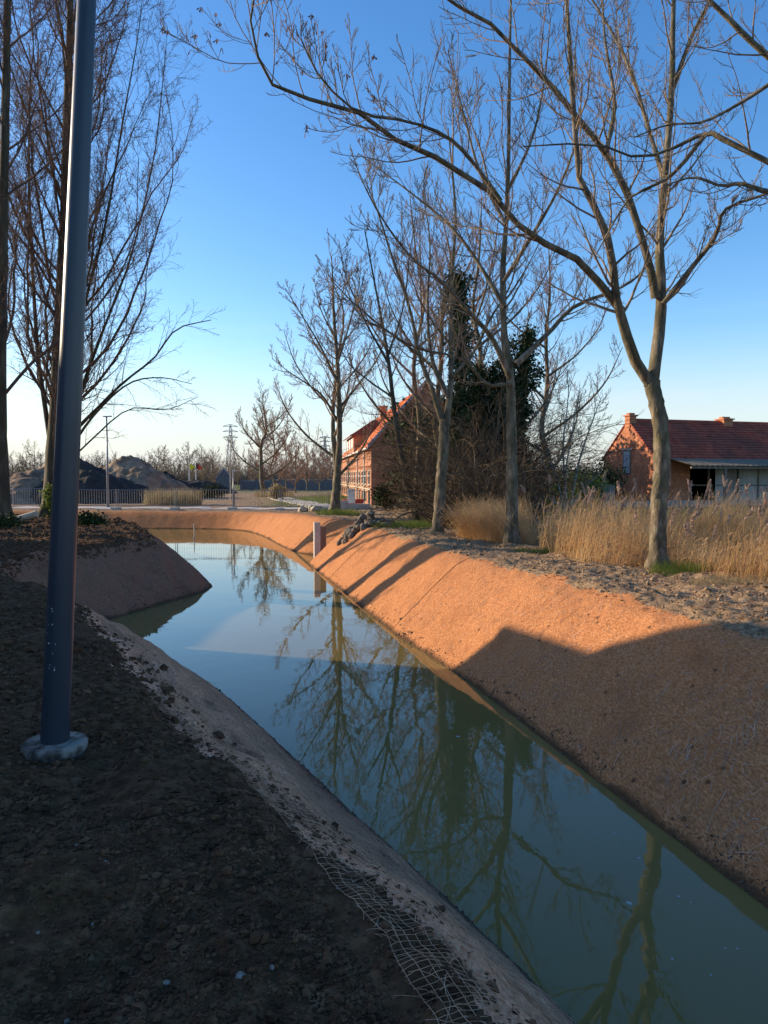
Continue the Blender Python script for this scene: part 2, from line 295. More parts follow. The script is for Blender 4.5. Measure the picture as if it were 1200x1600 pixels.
M['stone_l'] = nmat('stone_pale', [(.35, .29, .20), (.55, .48, .36)], 5, bump=.5)
M['clod'] = nmat('soil_clod', [(.038, .018, .009), (.105, .052, .026), (.20, .108, .058)], 11, bump=.6, bscale=60, dist=.006, spec=.15, rough=1)
M['clod_b'] = nmat('soil_clod_brown', [(.14, .088, .048), (.30, .20, .115), (.48, .34, .21)], 6, bump=.5, bscale=50, dist=.006, spec=.15, rough=1)
M['fibre'] = nmat('coir_fibre', [(.30, .18, .11), (.75, .60, .45)], 4, bump=0)
M['net'] = nmat('net_thread', [(.34, .19, .11), (.70, .44, .28)], 9, bump=0, lo=.35, hi=.65)
M['mud'] = nmat('wet_mud', [(.06, .036, .020), (.15, .09, .05)], 20, bump=0, rough=.6)
M['farwood'] = nmat('far_twigs', [(.08, .06, .048), (.16, .125, .10)], .5, bump=0)
M['bramble'] = nmat('bramble_stem', [(.07, .045, .025), (.17, .115, .065)], 3, bump=0)
M['foam'] = nmat('foam', [(.22, .24, .24), (.5, .52, .52)], 9, bump=0)
# lamp post paint: grey-blue, semi gloss with scuffs
M['post'] = nmat('post_paint', [(.026, .036, .048), (.034, .046, .060)], 1.5, rough=.32, bump=.05, bscale=60, dist=.001, spec=.5)
# water
for k_ in ('reed', 'plume', 'grass', 'drygrass'):
    t_ = M[k_].node_tree; p_ = t_.nodes['Principled BSDF']; tr_ = t_.nodes.new('ShaderNodeBsdfTranslucent'); mxs = t_.nodes.new('ShaderNodeMixShader'); mxs.inputs[0].default_value = .42
    t_.links.new(p_.inputs['Base Color'].links[0].from_socket, tr_.inputs['Color']); o_ = [n for n in t_.nodes if n.type == 'OUTPUT_MATERIAL'][0]
    t_.links.new(p_.outputs[0], mxs.inputs[1]); t_.links.new(tr_.outputs[0], mxs.inputs[2]); t_.links.new(mxs.outputs[0], o_.inputs['Surface'])
def water_mat():
    m, t, p = newmat('canal_water'); N = t.nodes.new; L = t.links.new
    g = N('ShaderNodeNewGeometry'); n0 = N('ShaderNodeTexNoise'); n0.inputs['Scale'].default_value = .5; L(g.outputs['Position'], n0.inputs['Vector'])
    cr = N('ShaderNodeValToRGB'); cr.color_ramp.elements[0].color = (.165, .122, .036, 1); cr.color_ramp.elements[1].color = (.21, .16, .054, 1); L(n0.outputs['Fac'], cr.inputs[0])
    L(cr.outputs[0], p.inputs['Base Color']); p.inputs['Roughness'].default_value = .015; p.inputs['IOR'].default_value = 1.333; p.inputs['Specular IOR Level'].default_value = .62
    mp = N('ShaderNodeMapping'); mp.inputs['Rotation'].default_value = (0, 0, R(20)); mp.inputs['Scale'].default_value = (1, .5, 1); L(g.outputs['Position'], mp.inputs[0])
    n1 = N('ShaderNodeTexNoise'); n1.inputs['Scale'].default_value = 5.5; n1.inputs['Detail'].default_value = 3; L(mp.outputs[0], n1.inputs['Vector'])
    n2 = N('ShaderNodeTexNoise'); n2.inputs['Scale'].default_value = .7; n2.inputs['Detail'].default_value = 2; L(g.outputs['Position'], n2.inputs['Vector'])
    mr = N('ShaderNodeMapRange'); mr.inputs['From Min'].default_value = .4; mr.inputs['From Max'].default_value = .65; mr.inputs['To Min'].default_value = .15; L(n2.outputs['Fac'], mr.inputs['Value'])
    ml = N('ShaderNodeMath'); ml.operation = 'MULTIPLY'; L(n1.outputs['Fac'], ml.inputs[0]); L(mr.outputs[0], ml.inputs[1])
    b = N('ShaderNodeBump'); b.inputs['Strength'].default_value = .10; b.inputs['Distance'].default_value = .02; L(ml.outputs[0], b.inputs['Height']); L(b.outputs[0], p.inputs['Normal'])
    return m
M['water'] = water_mat()
# ------------------------------------------------------------------ terrain
poly = [(4.2, -9), (3.6, .8), (3.05, 3.5), (2.65, 5.2), (2.2, 6.9), (1.6, 9.44), (1.0, 11.8), (0, 14.9), (-1.2, 20.2), (-2.4, 25), (-2.75, 26.5), (-1.55, 27.5), (-1.5, 27.9), (-3.2, 29.3),
        (-3.6, 30.2), (-4.6, 33), (-6.2, 38.5), (-7.8, 42.2), (-9.8, 43.4), (-15, 43.8), (-24, 44), (-60, 45), (-60, 40.5), (-28, 40), (-18, 38), (-11.5, 34.5), (-8.4, 30), (-6.3, 25), (-5.0, 21.5), (-4.6, 20.3), (-4.75, 19.3),
        (-5.3, 17.4), (-5.95, 15.1), (-5.3, 14.1), (-4.5, 13.2), (-3.3, 11.9), (-2.3, 10.5), (-1.2, 8.43), (-.34, 6.74), (.69, 4.8), (1.05, 4.0), (1.7, 2.7), (2.2, .8), (2.4, -9)]
def chaikin(P, it):
    P = np.array(P, float)
    for _ in range(it):
        Q = np.roll(P, -1, 0); P = np.stack([.75 * P + .25 * Q, .25 * P + .75 * Q], 1).reshape(-1, 2)
    return P
PW = chaikin(poly, 2)
def sdist(x, y):
    x = np.asarray(x, float); y = np.asarray(y, float); d = np.full(x.shape, 1e9); ins = np.zeros(x.shape, bool)
    n = len(PW)
    for i in range(n):
        ax, ay = PW[i]; bx, by = PW[(i + 1) % n]; ex, ey = bx - ax, by - ay
        t = np.clip(((x - ax) * ex + (y - ay) * ey) / (ex * ex + ey * ey + 1e-12), 0, 1)
        d = np.minimum(d, (x - ax - t * ex) ** 2 + (y - ay - t * ey) ** 2)
        c = ((ay > y) != (by > y)) & (x < (bx - ax) * (y - ay) / (by - ay + 1e-12) + ax); ins ^= c
    d = np.sqrt(d); return np.where(ins, -d, d)
def right_side(x, y): return (x + .36 * y) > 4.2
def base_h(x, y):
    g = -.65 * sst(y, 18, 62) * (1 - sst(x, 3, 14) * (1 - sst(y, 70, 120)))
    g = g + .10 * fbm(x / 7, y / 7, 2) * sst(np.hypot(x, y), 3, 12)
    return g
def H(x, y, detail=True):
    x = np.asarray(x, float); y = np.asarray(y, float)
    far = np.hypot(x, y) > 90
    d = sdist(x, y); rs = right_side(x, y) & (y < 40)
    sl = np.where(rs, .86, np.where((y > 38), .95, .76 + .22 * (1 - sst(y, 2.2, 5.5)))) * (1 + .10 * fbm(x / 1.6, y / 1.6, 2))
    g = base_h(x, y)
    bank = WZ + d * sl + .05 * np.sin(np.clip(d / 1.7, 0, 1) * math.pi) + .05 * fbm(x * 1.1, y * 1.1, 3) * sst(d, 0, .6)
    kk = .22; hmix = np.clip(.5 + .5 * (g - bank) / kk, 0, 1)
    z = g * (1 - hmix) + bank * hmix - kk * hmix * (1 - hmix)
    z = np.where(d < 0, WZ + np.maximum(d * .8, -.7), z)
    if detail:
        nat = sst(d, 1.45, 2.0); fade = 1 - .0 * x
        z = z + nat * (.09 * fbm(x * 1.3 + 3, y * 1.3, 3) + .05 * fbm(x * 5, y * 5, 3) + .022 * fbm(x * 18, y * 18, 2))
        u_ = -.454 * x + .891 * y; v_ = .891 * x + .454 * y; lft = ~right_side(x, y) & (y < 36)
        z = z + (1 - nat) * sst(d, -.05, .25) * np.where(lft, .11 * fbm(u_ * .9, v_ * 3.2, 3) + .02 * fbm(x * 9, y * 9, 2), .035 * fbm((y - .2 * x) * 1.7, d * .35, 2) * rs)
        z = z + (1 - nat) * sst(d, -.1, .1) * (.018 * fbm(x * 4, y * 4, 3) + .012 * fbm(x * 14, y * 14, 2))
    return z
CP, SP = math.cos(PITCH), math.sin(PITCH)
def ray(px, py):
    a = (px - CX) / F; b = (CY - py) / F
    return np.array([a, CP + b * SP, -SP + b * CP])
def at(px, py):
    r = ray(px, py); D = np.concatenate([np.arange(1, 60, .05), np.arange(60, 400, .5)]); s = D / r[1]
    X = r[0] * s; Y = r[1] * s; Z = EYE + r[2] * s
    h = H(X, Y, False); b = np.where(Z < h)[0]; i = b[0] if len(b) else len(D) - 1
    return float(X[i]), float(Y[i]), float(h[i])
def pt(px, py, D):
    r = ray(px, py); s = D / r[1]; return np.array([r[0] * s, D, EYE + r[2] * s])
def axis(segs):
    out = [segs[0][0]]
    for a, b, s0, s1 in segs:
        x = a
        while x < b:
            f = (x - a) / (b - a); x += s0 * (s1 / s0) ** f; out.append(min(x, b))
    return np.array(sorted(set(np.round(out, 4))))
xs_r = axis([(4.5, 12, .035, .16), (12, 60, .16, 1.6), (60, 1500, 1.6, 160)])
xs_l = -axis([(3.2, 12, .024, .16), (12, 60, .16, 1.6), (60, 1500, 1.6, 160)])[::-1]
XS = np.unique(np.concatenate([xs_l, axis([(-3.2, 1.0, .022, .022), (1.0, 4.5, .03, .035)]), xs_r]))
YS = np.unique(np.concatenate([-axis([(0, 20, .3, 1.5), (20, 800, 2, 100)])[::-1], axis([(0, 1.4, .2, .03), (1.4, 6, .022, .024), (6, 20, .025, .11), (20, 50, .11, .3), (50, 140, .3, 2), (140, 3000, 2, 300)])]))
GX, GY = np.meshgrid(XS, YS); gx = GX.ravel(); gy = GY.ravel()
GD = sdist(gx, gy); GZ = H(gx, gy)
nx, ny = len(XS), len(YS)
jj, ii = np.meshgrid(np.arange(ny - 1), np.arange(nx - 1), indexing='ij')
a = (jj * nx + ii).ravel(); Q = np.stack([a, a + 1, a + 1 + nx, a + nx], 1)
fx = gx[Q].mean(1); fy = gy[Q].mean(1); fd = GD[Q].mean(1)
rs = right_side(fx, fy)
lim = np.where(rs & (fy < 44), 1.72, 1.78) + .16 * fbm(fx * 1.6, fy * 1.6, 3) + .10 * fbm(fx * 9, fy * 9, 2)
lim = np.where(~rs & (fy < 13), lim + .03 - .42 * (1 - sst(fy, 2.2, 5.5)), lim)
lim = np.where(fy > 38, 1.5, lim)
ismat = fd < lim
brown = sst(gx + .36 * gy, 3.6, 4.8); brown = np.maximum(brown, sst(gy, 42, 46) * .75); brown = np.clip(brown, 0, 1)
gnoise = fbm(gx / 3, gy / 3, 3)
grass = np.zeros_like(gx)
def blob(cx, cy, rx, ry, s=1.0): return s * (1 - sst(np.hypot((gx - cx) / rx, (gy - cy) / ry) + gnoise * .5, .6, 1.15))
def corners(a, b, c, d): return None
grass = np.maximum(grass, blob(-5.5, 75, 5.5, 22))            # verge beside the diagonal path
grass = np.maximum(grass, blob(1.5, 26, 2.2, 3.2, .9))
grass = np.maximum(grass, blob(12, 32, 10, 10, .8))
grass = np.maximum(grass, blob(-40, 118, 60, 14, .7)); grass = np.maximum(grass, sst(np.hypot(gx, gy), 110, 160) * .8)
grass = np.maximum(grass, .75 * sst(gx, 6, 9) * sst(gy, -10, 12) * (1 - sst(gy, 60, 90)) * (gx > 0))
def sub(mask):
    q = Q[mask]; used = np.unique(q); mp_ = np.full(len(gx), -1); mp_[used] = np.arange(len(used))
    return np.stack([gx[used], gy[used], GZ[used]], 1), mp_[q], used
V_, Q_, u_ = sub(~ismat); tag(obj_np('ground', V_, Q_, M['soil'], smooth=True, attrs={'brown': brown[u_], 'grass': grass[u_]}), 'dark churned soil on the near bank and brown soil beyond', kind='structure')
pen = ~rs & (fy > 13.6) & (fy < 39.5); left = ~rs & (fy <= 13.6); rightm = ismat & ~pen & ~left
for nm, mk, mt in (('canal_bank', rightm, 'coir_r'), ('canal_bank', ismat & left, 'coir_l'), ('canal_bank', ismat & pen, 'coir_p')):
    V_, Q_, u_ = sub(mk); tag(obj_np(nm, V_, Q_, M[mt], smooth=True), kind='structure')
wv = MB(); wv.add([(-70, -12, WZ), (8, -12, WZ), (8, 50, WZ), (-70, 50, WZ)], [(0, 1, 2, 3)])
tag(wv.build('water', M['water']), kind='structure')
# paths
def strip(name, pts, wd, mat, zoff=.03, th=.12):
    P = np.array(pts, float); n = 60; t = np.linspace(0, len(P) - 1, n); X = np.interp(t, range(len(P)), P[:, 0]); Y = np.interp(t, range(len(P)), P[:, 1])
    dx = np.gradient(X); dy = np.gradient(Y); l = np.hypot(dx, dy); nxn, nyn = -dy / l, dx / l
    A = np.stack([X + nxn * wd / 2, Y + nyn * wd / 2, X * 0], 1); B = np.stack([X - nxn * wd / 2, Y - nyn * wd / 2, X * 0], 1)
    zz = np.maximum(np.maximum(H(A[:, 0], A[:, 1]), H(B[:, 0], B[:, 1])), H(X, Y)) + zoff
    A[:, 2] = zz; B[:, 2] = zz; mb = MB()
    V = np.concatenate([A, B, A - [0, 0, .5], B - [0, 0, .5]]); q = []
    for i in range(n - 1):
        q += [(i, n + i, n + i + 1, i + 1), (2 * n + i, i, i + 1, 2 * n + i + 1), (n + i, 3 * n + i, 3 * n + i + 1, n + i + 1)]
    q += [(0, 2 * n, 3 * n, n), (n - 1, 2 * n - 1, 4 * n - 1, 3 * n - 1)]
    mb.add(V, q); return tag(mb.build(name, mat), kind='structure')
strip('path', [(-60, 53.5), (-30, 52.2), (-12, 51), (-3.2, 50.2)], 2.4, M['path'])
strip('path', [(-1.8, 50.0), (-4.6, 56), (-8.6, 70), (-13, 88)], 2.3, M['path'], .034)

# ------------------------------------------------------------------ trees
rng = np.random.RandomState(11)
def spawn(P, Rr, Lp, m, t0, t1, ang, lf, k, rf, wob, trop, rmin=.002, angv=.25, taper=.9, tipmin=.35, updir=(0, 0, 1)):
    n, kp, _ = P.shape
    t = t0 + (t1 - t0) * (np.arange(m)[None] + rng.rand(n, m)) / m
    f = t * (kp - 1); i = np.clip(f.astype(int), 0, kp - 2); g = (f - i)[..., None]; ar = np.arange(n)[:, None]
    base = P[ar, i] * (1 - g) + P[ar, i + 1] * g; T = nrm(P[ar, i + 1] - P[ar, i]); rad = Rr[ar, i] * (1 - g[..., 0]) + Rr[ar, i + 1] * g[..., 0]
    q = nrm(np.cross(T, rng.randn(n, m, 3))); an = ang * (1 + angv * rng.randn(n, m))[..., None]
    d = nrm(np.cos(an) * T + np.sin(an) * q)
    Lc = (Lp[:, None] * lf * (1 - (1 - tipmin) * (t - t0) / max(t1 - t0, 1e-3)) * rng.uniform(.65, 1.25, (n, m)))
    base = base.reshape(-1, 3); d = d.reshape(-1, 3); Lc = Lc.ravel(); r0 = np.maximum(np.minimum(rad.ravel() * rf, rad.ravel() * .95), rmin)
    out = [base]; p = base; up = np.array(updir, float)
    for s in range(k - 1):
        d = nrm(d + wob * rng.randn(*d.shape) + trop * up); p = p + d * (Lc / (k - 1))[:, None]; out.append(p)
    P2 = np.stack(out, 1); ta = np.linspace(0, 1, k)[None]; R2 = np.maximum(r0[:, None] * (1 - taper * ta), rmin * (1 - .3 * ta))
    return P2, R2, Lc
def resamp(pts, rads, k=14):
    P = np.asarray(pts, float); r = np.asarray(rads, float)
    # Catmull-Rom
    E = np.vstack([2 * P[0] - P[1], P, 2 * P[-1] - P[-2]]); out = []; rr = []
    n = len(P) - 1
    for u in np.linspace(0, n, k):
        i = min(int(u), n - 1); t = u - i; p0, p1, p2, p3 = E[i], E[i + 1], E[i + 2], E[i + 3]
        out.append(.5 * ((2 * p1) + (-p0 + p2) * t + (2 * p0 - 5 * p1 + 4 * p2 - p3) * t * t + (-p0 + 3 * p1 - 3 * p2 + p3) * t ** 3)); rr.append(np.interp(u, range(n + 1), r))
    return np.array(out), np.array(rr)
def plen(P): return np.linalg.norm(np.diff(P, axis=1), axis=2).sum(1)
def limb_px(pts, D0, D1, r0, r1, k=14, bend=0):
    n = len(pts); P = [pt(x, y, D0 + (D1 - D0) * i / (n - 1) + bend * math.sin(math.pi * i / (n - 1))) for i, (x, y) in enumerate(pts)]
    r = [r0 + (r1 - r0) * (i / (n - 1)) ** .8 for i in range(n)]
    return resamp(P, r, k)
def make_tree(name, label, base, limbs, levels, mb='bark', mt='twig', group=None, cat='tree', flare=True, sides=10, seed=1, dead=0):
    """limbs: list of (P(k,3), r(k)) - first is the trunk; levels: list of dict for spawn"""
    global rng; rng = np.random.RandomState(seed)
    root = empty(name, tuple(base), 0, label, cat, group)
    mbd = MB()
    for j, (P, r) in enumerate(limbs):
        P = P.copy(); r = r.copy()
        if j == 0 and flare:
            P[0, 2] = base[2] - .15; r[0] *= 1.35
            kk = 30; P2, r2 = resamp(P, r, kk); d = np.linalg.norm(P2 - P2[0], axis=1); r2 = r2 * (1 + .35 * np.exp(-d / .22)); P = P2; r = r2
        V, q = tubes_np(P[None], r[None], sides if j == 0 else 8)
        V = V + (.085 * r[np.repeat(np.arange(len(r)), sides if j == 0 else 8)])[:, None] * rng.randn(len(V), 3)
        mbd.add(V, q)
    mbd.build('trunk', M[mb], root, base, True)
    k = 14; P = np.stack([l[0] if len(l[0]) == k else resamp(l[0], l[1], k)[0] for l in limbs]); Rr = np.stack([l[1] if len(l[1]) == k else resamp(l[0], l[1], k)[1] for l in limbs])
    cb = MB(); Lall = plen(P); tips = []; Pall, Rall = P, Rr
    if isinstance(levels[0], dict): levels = [(range(len(limbs)), levels)]
    for idx, lvs in levels:
        idx = list(idx); P, Rr, Lp = Pall[idx], Rall[idx], Lall[idx]
        for li, lv in enumerate(lvs):
            lv = dict(lv); sd_ = lv.pop('sides', 3); mr_ = lv.pop('maxr', None)
            P, Rr, Lp = spawn(P, Rr, Lp, **lv)
            if mr_:
                kp_ = np.hypot(P[:, -1, 0] - base[0], P[:, -1, 1] - base[1]) < mr_; P, Rr, Lp = P[kp_], Rr[kp_], Lp[kp_]
            zmin = P[:, :, 2].min(1) > base[2] + .3
            P, Rr, Lp = P[zmin], Rr[zmin], Lp[zmin]
            V, q = tubes_np(P, Rr, sd_); cb.add(V, q)
        tips.append(P[:, -1])
    tips = np.concatenate(tips)
    cb.build('crown', M[mt], root, base, True)
    if dead:
        sel = tips[np.argsort(tips[:, 0] * .8 + rng.randn(len(tips)) * 1.3)[:dead]]
        protos_ = []
        for c in sel:
            if len(protos_) < 6:
                lb = MB()
                VV = [(0, 0, 0)]; TT = []
                for _ in range(6):
                    a_ = np.array([0, 0, -.05]) + rng.randn(3) * .022; b_ = a_ + rng.randn(3) * .014; c_ = (a_ + b_) * .35 + rng.randn(3) * .008; n0 = len(VV); VV += [a_ * .6 + c_ * .3, a_, b_]; TT += [(0, n0, n0 + 1), (0, n0 + 1, n0 + 2)]
                lb.add(VV, [], TT)
                ob = lb.build('seed_cluster', M['leaf_dead'], root); protos_.append(ob)
            else:
                ob = protos_[rng.randint(6)].copy(); scene.collection.objects.link(ob); ob.parent = root; ob.rotation_euler = (0, 0, rng.uniform(0, 6))
            ob.location = tuple(c - np.asarray(base))
    return root
def vlimb(base, vec, r0, r1, k=14, wob=.03, s=0):
    rg = np.random.RandomState(s); n = 6; P = [np.array(base) + np.array(vec) * i / n + (rg.randn(3) * wob * np.linalg.norm(vec) / n if 0 < i else 0) for i in range(n + 1)]
    return resamp(P, np.linspace(r0, r1, n + 1), k)
G_ALLEE = 'bare trees in a row along the right bank'
def LV(a, b, c, rm=.004, t0=.12, lf=.30):
    return [dict(m=a, t0=t0, t1=1.0, ang=.85, lf=lf, k=10, rf=.36, wob=.09, trop=.09, rmin=rm * 2.0, sides=4, angv=.3, tipmin=.5),
            dict(m=b, t0=.15, t1=1.0, ang=.75, lf=.42, k=7, rf=.55, wob=.12, trop=.13, rmin=rm * 1.35), dict(m=c, t0=.2, t1=1.0, ang=.65, lf=.42, k=5, rf=.6, wob=.12, trop=.15, rmin=rm)]
def LG(nl, *a, skip=1, trunk=None, **k):
    g = [(range(skip, nl), LV(*a, **k))]
    if trunk: g.append(([0], LV(trunk[0], a[1], a[2], *a[3:], t0=trunk[1], lf=trunk[2])))
    return g
# tree 1 (nearest, forked)
b1 = at(1028, 888); D = b1[1]
t1 = [limb_px([(1028, 890), (1029, 800), (1034, 730), (1031, 660), (1018, 596)], D, D, .145, .128),
      limb_px([(1018, 605), (1028, 540), (1033, 470), (1031, 400), (1033, 341), (1043, 239), (1050, 137), (1052, 20), (1056, -120)], D, D + .6, .115, .03),
      limb_px([(1018, 605), (988, 552), (974, 505), (964, 471), (957, 410), (940, 341), (908, 290), (899, 205), (892, 110), (885, 0), (880, -90)], D, D - 1.4, .10, .022),
      limb_px([(1024, 465), (1013, 405), (981, 307), (947, 239), (913, 198), (858, 130), (803, 75), (762, 34), (690, -5), (640, -60)], D + .1, D - 1.6, .075, .018),
      limb_px([(970, 485), (930, 435), (885, 393), (824, 369), (783, 314), (687, 249), (612, 215), (544, 167), (448, 147), (411, 109), (392, 41), (398, -10)], D - .3, D - 3.2, .070, .010),
      limb_px([(1036, 475), (1077, 423), (1118, 369), (1132, 328), (1186, 307), (1230, 290)], D, D - 1.2, .05, .015),
      limb_px([(1043, 300), (1010, 190), (985, 110), (950, 40), (900, -40)], D + .5, D + 1.8, .05, .015),
      limb_px([(1048, 150), (1080, 60), (1120, -20), (1150, -80)], D + .5, D + .2, .045, .015),
      limb_px([(783, 314), (740, 255), (700, 215), (640, 190), (560, 175), (500, 120), (470, 60)], D - 1.9, D - 2.6, .035, .01),
      limb_px([(947, 239), (960, 160), (945, 60), (940, -50)], D - .6, D + .4, .045, .012)]
make_tree('bare_tree', 'nearest bare tree, forking low into two stems with a long limb sweeping left', b1, t1, LG(len(t1), 20, 8, 5, .0036, t0=.2), group=G_ALLEE, seed=3, dead=60, sides=14)
# tree 0 off to the right, only limbs reach in
b0 = (7.0, 9.2, float(H(7.0, 9.2))); D = 9.2
t0 = [limb_px([(1495, 960), (1490, 700), (1480, 450), (1460, 200), (1450, -100), (1440, -500)], D, D, .2, .08),
      limb_px([(1478, 420), (1350, 330), (1200, 253), (1132, 219), (1104, 208), (1050, 232), (995, 246), (927, 225), (817, 229)], D, D + 1.2, .055, .008),
      limb_px([(1468, 260), (1300, 160), (1200, 88), (1145, 36), (1104, -5), (1060, -60)], D, D - .3, .055, .015),
      limb_px([(1300, 310), (1200, 300), (1159, 287), (1125, 290), (1084, 277), (1040, 290)], D, D + .6, .04, .01),
      limb_px([(1104, 208), (1050, 273), (1000, 300), (975, 321), (930, 400)], D + .6, D + 1.1, .03, .008),
      limb_px([(1260, 90), (1200, 133), (1150, 165), (1097, 191), (1043, 195), (990, 215)], D - .4, D + .3, .03, .008)]
make_tree('bare_tree', 'bare tree at the right edge, only its limbs reaching in over the corner', b0, t0, LG(len(t0), 11, 5, 4, .0030, t0=.2), group=G_ALLEE, seed=8)
# tree 2
b2 = at(800, 852); D = b2[1]
t2 = [limb_px([(800, 854), (800, 750), (799, 650), (797, 590), (789, 535), (786, 470), (787, 400), (792, 330), (795, 200), (797, 60), (800, -60)], D, D + .5, .150, .02, k=20),
      limb_px([(806, 570), (858, 519), (899, 478), (967, 451), (1005, 423), (1030, 380)], D, D + 1, .075, .012),
      limb_px([(797, 590), (770, 530), (735, 490), (690, 440), (640, 400), (590, 330), (560, 270)], D, D - 1.5, .075, .01),
      limb_px([(789, 480), (740, 400), (700, 350), (640, 300), (560, 240)], D, D + 1, .06, .01),
      limb_px([(787, 440), (830, 370), (870, 300), (900, 220), (910, 130)], D, D - 1, .06, .01),
      limb_px([(790, 350), (750, 270), (725, 180), (700, 80)], D, D + .6, .05, .01),
      limb_px([(792, 300), (830, 220), (850, 130), (860, 30)], D, D + .4, .045, .01),
      limb_px([(797, 600), (760, 600), (720, 560), (640, 540), (560, 480), (520, 440)], D, D - .5, .05, .01)]
make_tree('bare_tree', 'second bare tree from the right, straight trunk standing in front of the ivy', b2, t2, LG(len(t2), 18, 8, 5, .0045, t0=.2, trunk=(16, .45, .16)), group=G_ALLEE, seed=5, sides=12)
# tree 3
b3 = at(683, 835); D = b3[1]
t3 = [limb_px([(683, 837), (688, 770), (692, 710), (695, 655)], D, D, .16, .14),
      limb_px([(692, 662), (672, 600), (655, 555), (640, 480), (612, 400), (590, 330), (570, 280)], D, D - .5, .085, .013),
      limb_px([(697, 662), (705, 590), (704, 500), (707, 420), (712, 340), (705, 250), (700, 200)], D, D + .5, .095, .012),
      limb_px([(700, 620), (675, 560), (668, 480), (672, 380), (660, 300)], D, D + .8, .07, .01),
      limb_px([(705, 590), (740, 550), (765, 500), (800, 440), (810, 380)], D, D + .3, .06, .01),
      limb_px([(655, 555), (610, 520), (560, 490), (530, 420)], D - .2, D - 1.2, .045, .01)]
make_tree('bare_tree', 'third bare tree from the right, slightly leaning and forked above the heap edge', b3, t3, LG(len(t3), 18, 7, 5, .005, t0=.2), group=G_ALLEE, seed=6, sides=12)
# leaning tree by the thicket
b35 = at(655, 812); D = b35[1]
t35 = [limb_px([(655, 814), (640, 770), (625, 700), (616, 640), (608, 570), (600, 520), (585, 440), (570, 360)], D, D, .16, .02),
       limb_px([(640, 775), (655, 790), (662, 812)], D, D + .1, .1, .12),
       limb_px([(608, 570), (570, 500), (540, 430), (530, 380)], D, D - 1, .05, .01),
       limb_px([(605, 560), (630, 480), (640, 400), (650, 330)], D, D + 1, .05, .01),
       limb_px([(612, 620), (570, 590), (540, 560), (500, 470)], D, D, .045, .01)]
make_tree('bare_tree', 'slender dark leaning tree at the left edge of the thicket', b35, t35, LG(len(t35), 9, 6, 5, .006, skip=2, trunk=(14, .5, .18)), mb='pbark', group=G_ALLEE, seed=16)
# tree 4
b4 = at(522, 803); D = b4[1]
t4 = [limb_px([(522, 805), (526, 750), (530, 700), (530, 640), (527, 560), (522, 500), (520, 440), (518, 400)], D, D, .24, .02),
      limb_px([(528, 660), (505, 620), (480, 600), (450, 580), (425, 560)], D, D, .07, .012),
      limb_px([(529, 640), (560, 600), (590, 560), (610, 500)], D, D + 1, .07, .012),
      limb_px([(528, 600), (500, 540), (470, 490), (445, 450)], D, D - 1, .07, .012),
      limb_px([(527, 570), (545, 510), (560, 450), (565, 400)], D, D, .06, .012),
      limb_px([(524, 530), (500, 480), (490, 430)], D, D + 1, .05, .012)]
make_tree('bare_tree', 'fourth bare tree from the right, beside the pale stones and red brick house', b4, t4, LG(len(t4), 14, 7, 5, .007, trunk=(22, .4, .22)), group=G_ALLEE, seed=9)
# finer trees behind them
def generic_limbs(base, Ht, spread, r, seed, nl=7, forked=False, lean=0):
    rg = np.random.RandomState(seed); b = np.array(base, float); top = b + [lean, 0, Ht]
    tr = vlimb(b, top - b, r, r * .12, s=seed, wob=.10); out = [tr]
    for i in range(nl):
        f = .22 + .6 * i / nl; j = int(f * 13); p = tr[0][j]; az = i * 2.4 + rg.rand(); d = np.array([math.cos(az), math.sin(az), 0]) * spread * (1 - .55 * f) + np.array([0, 0, Ht * (.36 - .1 * f)])
        pts = [p, p + d * np.array([.45, .45, .28]), p + d * np.array([.8, .8, .62]), p + d]
        out.append(resamp(pts, np.linspace(tr[1][j] * .6, r * .08, 4)))
    return out
for i, (px, py, D, Ht, sp, sd_, lab) in enumerate([(690, 795, 37, 14.5, 4.2, 21, 'tall fine-twigged tree behind the slender leaning tree'), (742, 800, 34, 14.0, 4.8, 22, 'tall fine-twigged tree rising above the ivy clad trees'), (648, 795, 42, 17.0, 5.0, 23, 'tall fine-twigged tree above the orange house roof'), (850, 795, 40, 13.5, 5.0, 24, 'wide fine-twigged tree right of the ivy clad trees'), (525, 790, 47, 14.5, 4.6, 25, 'fine-twigged tree just behind the fourth trunk')]):
    x = (px - CX) / F * D; z = float(H(x, D)); bb = (x, D, z)
    make_tree('bare_tree', lab, bb, generic_limbs(bb, Ht, sp, .2, sd_, 9), LG(10, 14, 8, 5, .006, trunk=(24, .4, .2)), mt='twig_red', group='bare trees behind the row', seed=sd_)
